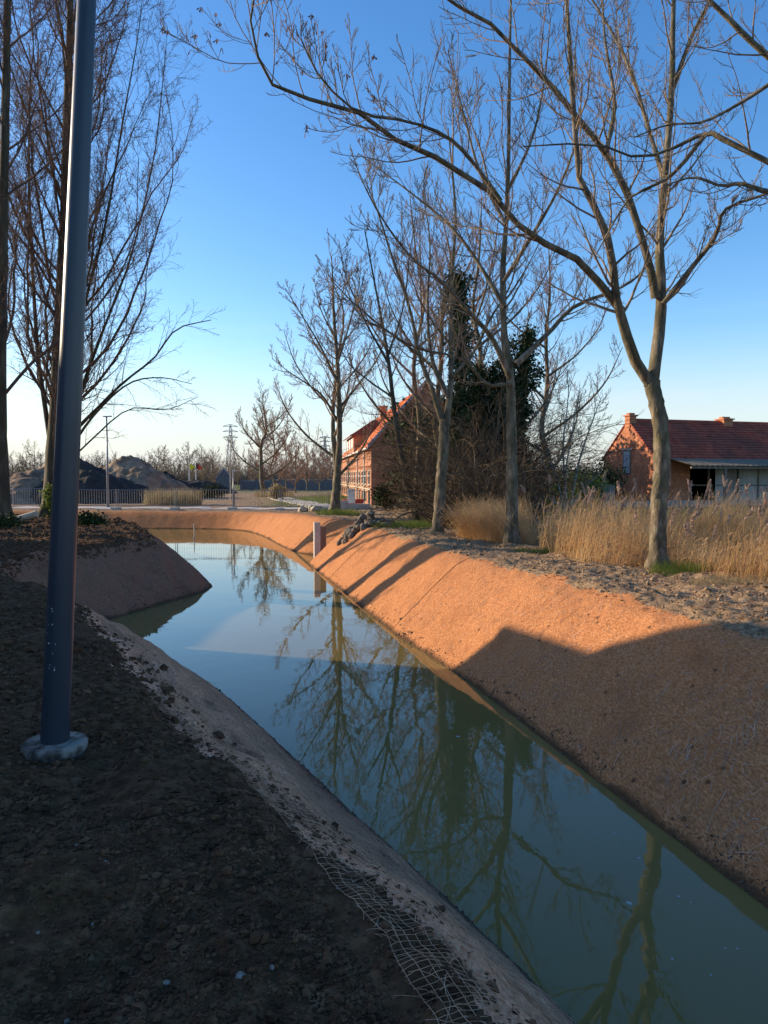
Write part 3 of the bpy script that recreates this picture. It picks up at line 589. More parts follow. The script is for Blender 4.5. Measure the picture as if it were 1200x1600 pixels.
# poplars
def poplar(name, label, base, trunkpts, Ht, r, seed, nb=46, group='tall poplars on the left bank', maxL=9.0, rm=.0065, extra=None):
    lim = [resamp(trunkpts, np.linspace(r, r * .15, len(trunkpts)))] + (extra or [])
    lvA = [dict(m=nb, maxr=6.6, t0=.09, t1=.98, ang=.70, lf=maxL / Ht, k=18, rf=.30, wob=.11, trop=.085, rmin=.022, sides=5, tipmin=.40, angv=.07),
          dict(m=21, t0=.10, t1=1, ang=.55, lf=.30, k=10, rf=.45, wob=.17, trop=.11, rmin=rm * 1.6, sides=3), dict(m=11, t0=.1, t1=1, ang=.75, lf=.40, k=6, rf=.6, wob=.24, trop=.10, rmin=rm, sides=3),
          dict(m=4, t0=.2, t1=1, ang=.75, lf=.5, k=4, rf=.8, wob=.2, trop=.08, rmin=rm * .8, sides=3)]
    lvB = [dict(m=12, t0=.15, t1=1, ang=.7, lf=.30, k=9, rf=.4, wob=.07, trop=.0, rmin=rm * 1.4, sides=3), dict(m=7, t0=.1, t1=1, ang=.6, lf=.45, k=6, rf=.6, wob=.12, trop=-.02, rmin=rm, sides=3)]
    lv = [([0], lvA)]; ne = len(extra or [])
    if ne: lv.append((range(1, 1 + min(ne, 3)), lvB))
    if ne > 3: lv.append((range(4, 1 + ne), [dict(lvA[1], m=26, lf=.30), lvA[2], lvA[3]]))
    return make_tree(name, label, base, lim, lv, mb='pbark', mt='ptwig', group=group, seed=seed, sides=12)
bp = at(78, 808); D = bp[1]
ext = [limb_px([(95, 735), (140, 690), (200, 640), (260, 640), (310, 620)], D, D - 3, .05, .01), limb_px([(100, 690), (150, 640), (190, 600), (240, 560), (275, 515), (330, 500)], D, D - 3, .09, .015), limb_px([(110, 700), (150, 645), (200, 600), (250, 590), (300, 600)], D, D - 3, .07, .012),
       limb_px([(85, 740), (130, 600), (175, 480), (205, 400), (240, 250), (255, 120), (262, 40)], D, D + 1, .10, .006), limb_px([(90, 640), (120, 520), (165, 350), (190, 200), (215, 60), (225, -30)], D, D - 2, .10, .006), limb_px([(80, 700), (60, 560), (50, 400), (45, 250), (48, 100)], D, D + 1, .12, .03)]
poplar('poplar_tree', 'tall poplar with ivy at its foot, right behind the blue grey lamp post', bp, [pt(78, 812, D), pt(84, 700, D), pt(90, 560, D), pt(98, 400, D), pt(104, 200, D), pt(110, 0, D), pt(114, -200, D), pt(118, -420, D)], 32, .33, 31, nb=76, maxL=13.0, extra=ext)
bq = at(3, 818); D = bq[1]
poplar('poplar_tree', 'tall dark poplar at the left edge of the picture', bq, [pt(3, 822, D), pt(0, 600, D), pt(4, 400, D), pt(10, 100, D), pt(14, -200, D), pt(18, -500, D)], 27, .27, 37, nb=40, maxL=9)
for (x, y, sd_, hh, rr_, lb_) in ((-15.2, 22.2, 41, 25, .40, 'thick tall poplar standing beyond the left edge of the picture'), (-15.9, 24.1, 43, 25, .34, 'slimmer tall poplar standing beyond the left edge of the picture')):
    z = float(H(x, y)); poplar('poplar_tree', lb_, (x, y, z), [(x, y, z), (x + .1, y, z + 8), (x, y + .2, z + 16), (x, y, z + hh)], hh, rr_, sd_, nb=22, maxL=4.5)
# ivy leaves -------------------------------------------------
def leaves(C, n, size, spread, rg):
    idx = rg.randint(0, len(C), n); c = C[idx] + rg.randn(n, 3) * spread; a_ = nrm(rg.randn(n, 3)) * size; b_ = nrm(np.cross(a_, rg.randn(n, 3))) * size * .8
    s = rg.uniform(.5, 1.2, (n, 1)); a_ *= s; b_ *= s
    V = np.stack([c - a_, c - b_ * .9, c + a_, c + b_], 1).reshape(-1, 3); return V, np.arange(n * 4).reshape(-1, 4)
rgi = np.random.RandomState(77)
def ivy_tree(label, px, base_py, D, cols, seed, n=9000):
    x = (px - CX) / F * D; z = float(H(x, D)); bb = (x, D, z); top = pt(cols[0][-1][0], cols[0][-1][1], D)
    lim = [resamp([np.array(bb), (np.array(bb) + top) / 2 + [.1, 0, 0], top], [.2, .14, .06])] + [resamp([pt(a, b, D) for a, b in c], np.linspace(.12, .03, len(c))) for c in cols[1:]]
    root = make_tree('ivy_clad_tree', label, bb, lim, LV(8, 5, 4, .008), mb='pbark', group='ivy clad trees', seed=seed)
    C = np.concatenate([l[0] for l in lim]); C2 = []
    for l in lim:
        for i in range(len(l[0]) - 1):
            for t in np.linspace(0, 1, 12): C2.append(l[0][i] * (1 - t) + l[0][i + 1] * t)
    C2 = np.array(C2); V, q = leaves(C2, n, .07, np.array([.19, .19, .2]), rgi)
    # clumps
    cl = C2[rgi.randint(0, len(C2), 90)] + rgi.randn(90, 3) * .26; V2, q2 = leaves(cl, n // 2, .06, .15, rgi)
    m = MB(); m.add(V, q); m.add(V2, q2); m.build('ivy', M['ivy'], root, bb); return root
ivy_tree('narrow ivy clad tree left of the other, dark green spire above the thicket', 718, 800, 30, [[(718, 800), (716, 430)]], 51, 7000)
ivy_tree('broad dark ivy clad tree behind the second trunk from the right', 768, 800, 31, [[(768, 800), (772, 575)], [(745, 800), (740, 700), (745, 575)], [(800, 800), (812, 650), (825, 520)], [(780, 760), (795, 660), (790, 560)], [(730, 800), (722, 700), (732, 620)], [(760, 800), (756, 680), (760, 590)], [(790, 800), (784, 700), (780, 600)], [(815, 800), (808, 720), (802, 600)]], 52, 42000)
# thicket: arching bramble-like stems
def thicket(name, label, cx, cy, rx, ry, hmax, n, seed, cat='thicket', mat='bramble', group=None):
    rg = np.random.RandomState(seed); X = cx + rg.uniform(-1, 1, n) * rx; Y = cy + rg.uniform(-1, 1, n) * ry; Z = H(X, Y)
    base = (cx, cy, float(H(cx, cy))); root = empty(name, base, 0, label, cat, group)
    k = 12; d = nrm(np.stack([rg.randn(n) * .35, rg.randn(n) * .35, np.ones(n)], 1)); Lc = hmax * rg.uniform(.55, 1.45, n) * (1.0 - .35 * np.abs(X - cx) / rx); p = np.stack([X, Y, Z - .05], 1); out = [p]; side = nrm(np.stack([rg.randn(n), rg.randn(n), rg.randn(n) * 0], 1))
    for s in range(k - 1):
        d = nrm(d + .16 * rg.randn(n, 3) + side * .09 - np.array([0, 0, .085]) * (s / 5)); p = p + d * (Lc / (k - 1))[:, None]; out.append(p)
    P = np.stack(out, 1); P[:, 1:, 2] = np.maximum(P[:, 1:, 2], base[2] + .1); Rr = np.linspace(.024, .006, k)[None] * rg.uniform(.6, 1.3, (n, 1))
    m = MB(); V, q = tubes_np(P, Rr, 4); m.add(V, q); m.build('stem', M[mat], root, base, True)
    global rng; rng = rg
    P2, R2, L2 = spawn(P, Rr, Lc, 9, .1, 1, .8, .28, 7, .7, .2, -.03, rmin=.006); P3, R3, L3 = spawn(P2, R2, L2, 3, .1, 1, .8, .5, 5, .8, .2, -.02, rmin=.005)
    m = MB(); m.add(*tubes_np(P2, R2, 3)); m.add(*tubes_np(P3, R3, 3)); m.build('crown', M[mat], root, base, True); return root
thicket('thicket', 'dense bare brown thicket of tangled stems in front of the house gable', 3.55, 28.5, 2.0, 2.2, 5.4, 330, 61)
thicket('thicket', 'low tangled bare scrub between the third trunk and the reeds', 3.0, 23.5, 1.5, 1.3, 3.0, 150, 62)
thicket('thicket', 'tall dense bare scrub against the house gable, behind the front thicket', 5.0, 42.0, 2.8, 3.0, 8.0, 380, 63)
# pale multi stem tree
xb = (885 - CX) / F * 30; bb = (xb, 30.0, float(H(xb, 30)))
lim = [limb_px(q_, 30, 30 + o, .055, .012) for q_, o in (([(886, 800), (884, 740), (893, 680), (905, 610)], 0), ([(885, 800), (880, 700), (886, 640), (890, 590)], .4), ([(890, 800), (905, 720), (925, 660), (940, 620)], -.3), ([(882, 800), (870, 750), (852, 700), (840, 640)], .3), ([(892, 790), (915, 760), (938, 740)], -.4), ([(884, 790), (860, 780), (842, 742)], -.2))]
make_tree('pale_stemmed_tree', 'small pale tree of several thin stems left of the barn', bb, lim, LV(14, 7, 4, .005, t0=.3), mb='birch', mt='twig', seed=71, flare=False)

# far trees: prototypes copied
def copy_tree(o, loc, s, rz, label=None, group=None):
    c = o.copy(); scene.collection.objects.link(c); c.location = loc; c.scale = (s[0], s[0], s[1]); c.rotation_euler = (0, 0, rz)
    if label: c['label'] = label
    if group: c['group'] = group
    for ch in o.children:
        d = ch.copy(); scene.collection.objects.link(d); d.parent = c; d.matrix_parent_inverse = ch.matrix_parent_inverse
        for g_ in ch.children:
            e = g_.copy(); scene.collection.objects.link(e); e.parent = d
    return c
bt = at(413, 776); D = bt[1]
g5 = generic_limbs(bt, (776 - 614) / F * D, 5.2, .30, 81, 9)
t5 = make_tree('bare_tree', 'round crowned bare tree at the left side of the diagonal path', bt, g5, LG(10, 16, 8, 5, .011, trunk=(26, .4, .22)), seed=81)
protos = []
for sd_, mtw, sp in ((91, 'twig', 4.5), (92, 'twig_red', 3.6), (93, 'twig', 3.8)):
    b_ = (0, 0, 0); protos.append((sd_, mtw, sp))
rgf = np.random.RandomState(5)
GF = 'far bare trees along the horizon'
FAR = []
for px, top, D in [(428, 650, 98), (447, 672, 112), (462, 690, 104), (480, 688, 120), (500, 694, 118), (516, 700, 130)]: FAR.append((px, top, D, 1))
for i, px in enumerate(np.linspace(-140, 420, 52)): FAR.append((px + rgf.uniform(-7, 7), 716 + rgf.uniform(-12, 12) - (10 if 240 < px < 340 else 0) - (12 if px < 70 else 0), rgf.uniform(135, 215), rgf.randint(0, 3)))
for px in (320, 332): FAR.append((px, 708, 128, 0))
for i, px in enumerate(np.linspace(440, 545, 9)): FAR.append((px, 712 + rgf.uniform(-8, 8), rgf.uniform(150, 190), 1))
for i, px in enumerate(np.linspace(790, 1290, 20)): FAR.append((px + rgf.uniform(-6, 6), 722 + rgf.uniform(-8, 8), rgf.uniform(110, 160), rgf.randint(0, 3)))
pb = []
for i, (px, top, D, kx) in enumerate(FAR):
    x = (px - CX) / F * D; z = float(H(x, D)); Ht = EYE + (HY - top) / F * D - z
    side = 'beyond the soil heaps' if px < 250 else ('behind the grey wall' if px > 395 and px < 600 else ('behind the flags and small brick chapel' if px < 600 else 'behind the barn and blue sheeted shed'))
    gname = {'beyond the soil heaps': 'far bare trees beyond the soil heaps', 'behind the grey wall': 'bare trees behind the grey wall', 'behind the flags and small brick chapel': 'far bare trees behind the chapel', 'behind the barn and blue sheeted shed': 'far bare trees behind the barn'}[side]
    lab = {'beyond the soil heaps': 'one of the far grey bare trees lining the horizon beyond the soil heaps', 'behind the grey wall': 'one of the reddish brown bare trees beside and behind the grey wall', 'behind the flags and small brick chapel': 'one of the far grey bare trees behind the flags and the small gabled chapel', 'behind the barn and blue sheeted shed': 'one of the far bare trees low on the horizon behind the barn'}[side]
    if kx >= len(pb) or pb[kx] is None if kx < len(pb) else True:
        while len(pb) <= kx: pb.append(None)
    if pb[kx] is None:
        sd_, mtw, sp = protos[kx]; bb = (x, D, z)
        pb[kx] = make_tree('far_tree', lab, bb, generic_limbs(bb, 10.0, sp, .17, sd_, 12), [dict(m=13, t0=.1, t1=1, ang=.8, lf=.34, k=6, rf=.4, wob=.1, trop=.09, rmin=.022, sides=3), dict(m=7, t0=.1, t1=1, ang=.75, lf=.45, k=5, rf=.6, wob=.12, trop=.1, rmin=.016), dict(m=5, t0=.1, t1=1, ang=.7, lf=.45, k=4, rf=.6, wob=.12, trop=.1, rmin=.012)], mt=mtw, seed=sd_, sides=6, group=gname)
        pb[kx].scale = (Ht / 10, Ht / 10, Ht / 10)
    else: copy_tree(pb[kx], (x, D, z), (Ht / 10 * rgf.uniform(.8, 1.15), Ht / 10), rgf.uniform(0, 6.28), lab, gname)
# ------------------------------------------------------------------ stuff: clods, fibres, net, reeds, grass
ico_v = []; ph = (1 + 5 ** .5) / 2
for a_, b_ in ((-1, ph), (1, ph), (-1, -ph), (1, -ph)): ico_v.append((a_, b_, 0))
for a_, b_ in ((-1, ph), (1, ph), (-1, -ph), (1, -ph)): ico_v.append((0, a_, b_))
for a_, b_ in ((ph, -1), (ph, 1), (-ph, -1), (-ph, 1)): ico_v.append((a_, 0, b_))
ico_v = nrm(np.array(ico_v, float)); ico_f = np.array([(0, 11, 5), (0, 5, 1), (0, 1, 7), (0, 7, 10), (0, 10, 11), (1, 5, 9), (5, 11, 4), (11, 10, 2), (10, 7, 6), (7, 1, 8), (3, 9, 4), (3, 4, 2), (3, 2, 6), (3, 6, 8), (3, 8, 9), (4, 9, 5), (2, 4, 11), (6, 2, 10), (8, 6, 7), (9, 8, 1)])
def lumps(X, Y, Z, S, rg, flat=.7, jit=.28):
    n = len(X); V = ico_v[None] * (1 + jit * rg.randn(n, 12, 1)) * (S[:, None, None]) * np.array([1, 1, flat]) * rg.uniform(.7, 1.3, (n, 1, 3))
    V = V + np.stack([X, Y, Z], 1)[:, None]; T = (ico_f[None] + np.arange(n)[:, None, None] * 12).reshape(-1, 3); return V.reshape(-1, 3), T
rgc = np.random.RandomState(19)
def scatter(n, xr, yf, cond):
    """positions with density falling with distance"""
    u = rgc.rand(n); Y = yf[0] * (yf[1] / yf[0]) ** u; X = rgc.uniform(-1, 1, n) * Y * .62 * xr[1] + xr[0]
    d = sdist(X, Y); m = cond(X, Y, d); return X[m], Y[m], d[m]
X, Y, d = scatter(120000, (-.6, 1), (1.7, 12), lambda x, y, d: (d > 1.72) & ~right_side(x, y) & (fbm(x * 1.5, y * 1.5, 2) + rgc.uniform(-.3, .35, len(x)) > -.12))
S = np.clip(.0037 * np.exp(rgc.randn(len(X)) * .60), .0020, .022) * np.clip(Y / 2.6, 1, 2.2)
V, T = lumps(X, Y, H(X, Y) + S * .3, S, rgc); tag(obj_np('soil_clods', V, T, M['clod']), 'loose dark crumbs of soil covering the near bank', 'soil', kind='stuff')
# soil spilled on the mat edge
X, Y, d = scatter(26000, (-.6, 1), (1.9, 12), lambda x, y, d: (d > .9) & (d < 1.9) & ~right_side(x, y) & (rgc.rand(len(x)) < sst(d + .36 * (1 - sst(y, 2.2, 5.5)) + .45 * fbm(x * 2.2, y * 2.2, 3), 1.25, 1.85)))
S = np.clip(.006 * np.exp(rgc.randn(len(X)) * .5), .003, .03) * np.clip(Y / 3, 1, 2)
V, T = lumps(X, Y, H(X, Y) + S * .3, S, rgc); tag(obj_np('spilled_soil', V, T, M['clod']), 'dark crumbs of soil spilled over the pale matting edge', 'soil', kind='stuff')
X, Y, d = scatter(42000, (3.0, .9), (6, 26), lambda x, y, d: (d > 1.68) & right_side(x, y) & (y > 5) & (d < 6))
S = np.clip(.0075 * np.exp(rgc.randn(len(X)) * .55), .004, .035) * np.clip(Y / 10, .8, 2)
V, T = lumps(X, Y, H(X, Y) + S * .3, S, rgc); tag(obj_np('loose_earth', V, T, M['clod_b']), 'sunlit brown crumbly earth along the top of the right bank', 'soil', kind='stuff')
X, Y, d = scatter(60000, (-8, .7), (13, 38), lambda x, y, d: (d > 1.45 + .25 * fbm(x * 2, y * 2, 2)) & ~right_side(x, y) & (d < 7))
S = np.clip(.02 * np.exp(rgc.randn(len(X)) * .55), .01, .10) * np.clip(Y / 22, .7, 1.3)
V, T = lumps(X, Y, H(X, Y) + S * .2, S, rgc); tag(obj_np('spit_earth', V, T, M['clod']), 'dark broken earth on top of the left spit of land', 'soil', kind='stuff')
# pale pebbles
stones = [(527, 1400, .011), (375, 1545, .02), (270, 1175, .008), (345, 1218, .009), (248, 1235, .006), (232, 1300, .012), (120, 1340, .010), (165, 1365, .008), (60, 1470, .012), (145, 1455, .01), (260, 1545, .012), (105, 1585, .014), (425, 1530, .014), (350, 1150, .007), (315, 1300, .009), (100, 1512, .01)]
for (px, py, s) in stones:
    x, y, z = at(px, py); z = float(H(x, y)); s *= .8; V, T = lumps(np.zeros(1), np.zeros(1), np.zeros(1), np.array([s]), rgc, .7, .12)
    o = obj_np('pebble', V, T, M['pebble'], smooth=True); o.location = (x, y, z + s * .25); tag(o, 'small pale pebble lying on the dark soil', 'pebble', 'pale pebbles on the dark soil')
# fibres on the right bank
def fibres(n, cond, yr, xr, Lr, wdt, name, label, mat, lift=.012):
    X, Y, d = scatter(n, xr, yr, cond); n = len(X); az = rgc.uniform(0, 6.28, n); k = 5; P = []; Lc = rgc.uniform(*Lr, n); cur = rgc.randn(n) * .4
    for s in range(k):
        P.append(np.stack([X, Y], 1)); az = az + cur / k * 2; X = X + np.cos(az) * Lc / (k - 1); Y = Y + np.sin(az) * Lc / (k - 1)
    P = np.stack(P, 1); Z = H(P[..., 0].ravel(), P[..., 1].ravel()).reshape(n, k) + lift * (.3 + rgc.rand(n, 1)) + lift * .8 * np.sin(np.linspace(0, math.pi, k))[None]
    P = np.concatenate([P, Z[..., None]], 2); V, q = tubes_np(P, np.full((n, k), 1.) * (wdt * rgc.uniform(.6, 1.3, (n, 1))), 3)
    tag(obj_np(name, V, q, mat), label, 'fibres', kind='stuff')
fibres(26000, lambda x, y, d: (d > .12) & (d < 1.75) & right_side(x, y) & (rgc.rand(len(x)) < .25 + .75 * sst(fbm(x * 1.2, y * 1.2, 2), -.1, .35)), (4, 17), (2.0, .8), (.03, .17), .0015, 'coir_fibres', 'pale loose coir fibres strewn over the right bank matting', M['fibre'], .007)
fibres(1500, lambda x, y, d: (d > .12) & (d < 1.6) & right_side(x, y) & (fbm(x * 1.2, y * 1.2, 2) > -.05), (4, 12), (2.2, .75), (.05, .2), .0021, 'straw_bits', 'pale straws lying on the shaded part of the right bank', M['fibre'], .010)
fibres(2600, lambda x, y, d: (d > .1) & (d < 1.62) & ~right_side(x, y), (2, 12), (-.6, .8), (.04, .14), .0012, 'coir_fibres', 'pale loose fibres on the near left bank matting', M['net'], .008)
# mud and scraps caught along the water line
for cond_, nm_ in ((lambda x, y, d: (d > -.05) & (d < .16 + .1 * fbm(x * 3, y * 3, 2)) & (rgc.rand(len(x)) < .2 + .8 * sst(fbm(x * 2, y * 2, 2), -.25, .3)), 'dark mud crumbs caught along the water line'),):
    X, Y, d = scatter(230000, (1.0, 1.0), (3.4, 22), cond_); S = np.clip(.006 * np.exp(rgc.randn(len(X)) * .5), .003, .018) * np.clip(Y / 8, .8, 1.8)
    V, T = lumps(X, Y, H(X, Y) + S * .0, S, rgc); tag(obj_np('shore_mud', V, T, M['mud']), nm_, 'mud', kind='stuff')
# leaf litter on the right bank top and spit, one frayed tuft on the near soil
X, Y, d = scatter(16000, (2.5, 1.0), (6, 30), lambda x, y, d: (d > 1.6) & (d < 7) & (y > 5) & (right_side(x, y) | (y > 14)))
n_ = len(X); c_ = np.stack([X, Y, H(X, Y) + .012], 1); a_ = nrm(rgc.randn(n_, 3) * [1, 1, .25]) * rgc.uniform(.012, .035, (n_, 1)); b_ = nrm(np.cross(a_, rgc.randn(n_, 3) * .25 + [0, 0, 1])) * rgc.uniform(.008, .02, (n_, 1))
tag(obj_np('leaf_litter', np.stack([c_ - a_, c_ - b_, c_ + a_ + [0, 0, .008], c_ + b_], 1).reshape(-1, 3), np.arange(n_ * 4).reshape(-1, 4), M['leaf_dead']), 'dead brown leaves strewn over the bare earth', 'leaves', kind='stuff')
tx, ty, tz = at(420, 1322); mt_ = MB()
for _ in range(130):
    o_ = np.array([tx, ty, float(tz) + .015]) + rgc.randn(3) * [.022, .012, .004]; v_ = nrm(rgc.randn(3) * [1, .6, .35] + [.5, 0, .25]) * rgc.uniform(.015, .045)
    mt_.tube([o_, o_ + v_ * .5 + [0, 0, .006], o_ + v_], [.0012] * 3, 3, False)
ft = mt_.build('fibre_tuft', M['coir_r']); tag(ft, 'small frayed orange coir tuft lying on the dark near soil', 'fibre tuft', kind='stuff')
# netting
cl = chaikin(poly, 4); nl = len(cl); seg = cl[(cl[:, 1] < 12.6) & (cl[:, 1] > .9) & (cl[:, 0] < 2.35) & (~right_side(cl[:, 0] - .4, cl[:, 1]))]
seg = seg[np.argsort(-seg[:, 1])]
sl_ = np.concatenate([[0], np.cumsum(np.linalg.norm(np.diff(seg, axis=0), axis=1))]); tot = sl_[-1]
def wl(s): return np.stack([np.interp(s, sl_, seg[:, 0]), np.interp(s, sl_, seg[:, 1])], -1)
def wn(s):
    a_ = wl(np.clip(s - .6, 0, tot)); b_ = wl(np.clip(s + .6, 0, tot)); t = nrm(b_ - a_); n_ = np.stack([t[..., 1], -t[..., 0]], -1)
    return np.where((n_[..., 0:1] > 0), -n_, n_)
mbn = MB()
def net(S_, T_):
    xy = wl(S_) + wn(S_) * T_[..., None]
    xy = xy + .016 * np.stack([fbm(xy[..., 0] * 6, xy[..., 1] * 6, 2), fbm(xy[..., 0] * 6 + 9, xy[..., 1] * 6 + 4, 2)], -1) * 2
    z = H(xy[..., 0].ravel(), xy[..., 1].ravel()).reshape(xy.shape[:-1]) + .011 + .010 * np.abs(fbm(xy[..., 0] * 10, xy[..., 1] * 10, 2))
    return np.concatenate([xy, z[..., None]], -1)
step = .034
s_ = np.arange(.3, tot - .05, step); t_ = np.linspace(.35, 1.62, 42)
P = net(np.broadcast_to(s_[:, None], (len(s_), len(t_))), np.broadcast_to(t_[None], (len(s_), len(t_)))); mbn.add(*tubes_np(P, np.full(P.shape[:2], .0011), 3))
t2_ = np.arange(.35, 1.62, step * 1.2); s2_ = np.linspace(.3, tot - .05, int(tot / .045))
P = net(np.broadcast_to(s2_[None], (len(t2_), len(s2_))), np.broadcast_to(t2_[:, None], (len(t2_), len(s2_)))); mbn.add(*tubes_np(P, np.full(P.shape[:2], .0011), 3))
tag(mbn.build('coir_netting', M['net']), 'pale woven netting pinned over the near left bank', 'netting', kind='stuff')
# foam specks
n = 80; u = rgc.rand(n); Y = 3.6 + 5.5 * u ** 1.3; X = 2.35 - (Y - 5) * .28 - np.abs(rgc.randn(n)) * .35; dd = sdist(X, Y); ok = dd < -.05; X = X[ok]; Y = Y[ok]; S = np.clip(.006 * np.exp(rgc.randn(len(X)) * .6), .003, .022)
V, T = lumps(X, Y, np.full(len(X), WZ + .001), S, rgc, .12, .3); tag(obj_np('foam_specks', V, T, M['foam']), 'small pale foam specks and bubbles floating near the right bank', 'foam', kind='stuff')
# blades
def blades(n, xf, hgt, wdt, name, label, mat, cat, lean=(0, 0), spread=.25, k=5, seed=0, droop=.25, leaf=0, vary=False):
    rg = np.random.RandomState(seed); X, Y = xf(n, rg); n = len(X); Z = H(X, Y); h = rg.uniform(*hgt, n)
    if vary: h = h * np.clip(.95 + 1.1 * fbm(X * .7 + 3, Y * .7, 3), .45, 1.3)
    d = nrm(np.stack([rg.randn(n) * spread + lean[0], rg.randn(n) * spread + lean[1], np.ones(n)], 1)); p = np.stack([X, Y, Z - .02], 1); out = [p]; sd_ = nrm(np.stack([rg.randn(n) + lean[0] * 2, rg.randn(n), np.zeros(n)], 1))
    for s in range(k - 1):
        d = nrm(d + sd_ * droop * (s / (k - 1)) + .04 * rg.randn(n, 3)); p = p + d * (h / (k - 1))[:, None]; out.append(p)
    P = np.stack(out, 1); az = rg.uniform(0, math.pi, n); wd = np.stack([np.cos(az), np.sin(az) * .5, np.zeros(n)], 1); W = wdt * rg.uniform(.6, 1.3, (n, 1)) * np.linspace(1, .35, k)[None]
    m = MB(); m.add(*ribbons_np(P, W, wd))
    if leaf:
        for j in range(leaf):
            ti = rg.randint(1, k - 1, n); b = P[np.arange(n), ti]; az2 = rg.normal(0, 1.2, n) + (0 if lean[0] >= 0 else math.pi); dl = nrm(np.stack([np.cos(az2), np.sin(az2), rg.uniform(.2, 1.1, n)], 1)); Ll = rg.uniform(.15, .42, n); o2 = [b]; pp = b
            for s in range(3): dl = nrm(dl + np.array([0, 0, -.38])); pp = pp + dl * (Ll / 3)[:, None]; o2.append(pp)
            PL = np.stack(o2, 1); m.add(*ribbons_np(PL, np.array([.013, .012, .008, .002])[None] * np.ones((n, 1)), np.stack([-np.sin(az2), np.cos(az2), np.zeros(n)], 1)))
    o = tag(m.build(name, mat), label, cat, kind='stuff'); return P, d
def reg(polyg):
    Pg = np.array(polyg)
    def f(n, rg):
        lo = Pg.min(0); hi = Pg.max(0); X = rg.uniform(lo[0], hi[0], n * 3); Y = rg.uniform(lo[1], hi[1], n * 3); ins = np.zeros(n * 3, bool)
        for i in range(len(Pg)):
            ax, ay = Pg[i]; bx, by = Pg[(i + 1) % len(Pg)]; ins ^= ((ay > Y) != (by > Y)) & (X < (bx - ax) * (Y - ay) / (by - ay + 1e-12) + ax)
        keep = ins & (fbm(X * .9, Y * .9, 2) > -.28); X = X[keep][:n]; Y = Y[keep][:n]; return X, Y
    return f
def g2(px, py): x, y, z = at(px, py); return (x, y)
reedpoly = [g2(1290, 935), g2(1200, 918), g2(1090, 898), g2(1010, 885), g2(900, 880), g2(850, 862), g2(835, 850), (4.6, 22), (9, 22), (12, 17), (12, 12)]
P, d = blades(14000, reg(reedpoly), (.45, 1.1), .010, 'reed_bed', 'dense dry golden reeds with feathery heads behind the nearest trunks', M['reed'], 'reeds', lean=(.14, 0), spread=.20, seed=4, droop=.28, leaf=2, vary=True)
# plumes as soft tapered bunches of fine ribbons
rgp = np.random.RandomState(14); sel = rgp.choice(len(P), 320, replace=False); mbp = MB()
stem = []
for i in sel:
    b = P[i, -1] - d[i] * .05; stem.append(b)
    hh = rgp.uniform(.02, .34); b2_ = b + d[i] * hh * .6 + np.array([.03, 0, hh * .5]); L_ = rgp.uniform(.18, .32); n = 60
    t = rgp.rand(n, 1); ax = nrm(d[i] + [.18, 0, .2]); c = b2_ + ax * L_ * t; out_ = nrm(rgp.randn(n, 3)); dr = nrm(out_ * .5 + ax * .8 + np.array([.25, 0, 0])); LL = .075 * (1 - .75 * np.abs(t - .35)) 
    PP = np.stack([c, c + dr * LL * .6, c + dr * LL + np.array([0.012, 0, -.008])], 1); wdv = nrm(np.cross(dr, rgp.randn(n, 3))); mbp.add(*ribbons_np(PP, np.array([.012, .020, .004])[None] * np.ones((n, 1)), wdv))
    mbp.add(*tubes_np(np.stack([b, b2_])[None], np.array([[.003, .0025]]), 3))
tag(mbp.build('reed_plumes', M['plume']), 'feathery greyish brown seed heads rising above the reed bed', 'reeds', kind='stuff')
blades(2600, reg([g2(838, 853), g2(790, 850), g2(715, 842), (2.7, 22.0), (4.4, 22.5)]), (.7, 1.35), .011, 'reed_clump', 'bent straw coloured reeds between the second and third trunks', M['reed'], 'reeds', lean=(-.35, -.1), spread=.3, seed=6, droop=.5, leaf=2)
def disk(cx, cy, rx, ry):
    def f(n, rg): a_ = rg.uniform(0, 6.28, n); r = np.sqrt(rg.rand(n)); return cx + rx * r * np.cos(a_), cy + ry * r * np.sin(a_)
    return f
x, y = g2(1062, 895); blades(1500, disk(x, y, .5, .35), (.10, .28), .006, 'grass', 'green grass tuft at the foot of the nearest tree', M['grass'], 'grass', spread=.5, seed=7, droop=.8)
x, y = g2(1140, 915); blades(900, disk(x, y, .6, .3), (.06, .2), .006, 'grass', 'pale green grass along the front of the reeds', M['drygrass'], 'grass', spread=.5, seed=17, droop=.8)
x, y = g2(865, 862); blades(1500, disk(x, y, .9, .4), (.08, .2), .007, 'grass', 'low grass hump in front of the reeds by the second trunk', M['grass'], 'grass', spread=.5, seed=8, droop=.8)
x, y = g2(640, 822); blades(2600, disk(x, y, 1.3, 1.6), (.10, .28), .010, 'grass', 'bright green grass right of the dark rubble pile', M['grass'], 'grass', spread=.4, seed=9, droop=.6)
x, y = g2(530, 805); blades(1800, disk(x, y, 1.1, .9), (.15, .45), .014, 'grass', 'shaggy grass round the foot of the fourth trunk', M['grass'], 'grass', spread=.5, seed=10, droop=.8)
blades(5000, disk(-5.5, 74, 4.5, 20), (.08, .25), .03, 'grass', 'sunlit green verge beside the diagonal path', M['grass'], 'grass', spread=.4, seed=12, droop=.6)
x, y = g2(278, 790); blades(2600, disk(-16.8, 60, 2.3, 1.6), (.4, 1.5), .03, 'dry_grass', 'tall dry golden grass behind the barrier panels', M['drygrass'], 'grass', spread=.15, seed=13, droop=.3)
blades(1500, disk(-12.2, 84, 2.2, 3), (.4, 1.1), .03, 'dry_grass', 'dry yellowish grass round the foot of the round crowned tree', M['drygrass'], 'grass', spread=.25, seed=14, droop=.5)
blades(5000, disk(11, 27, 6, 6), (.15, .5), .014, 'grass', 'rough green and yellow grass between the reeds and barn', M['grass'], 'grass', spread=.4, seed=15, droop=.6)
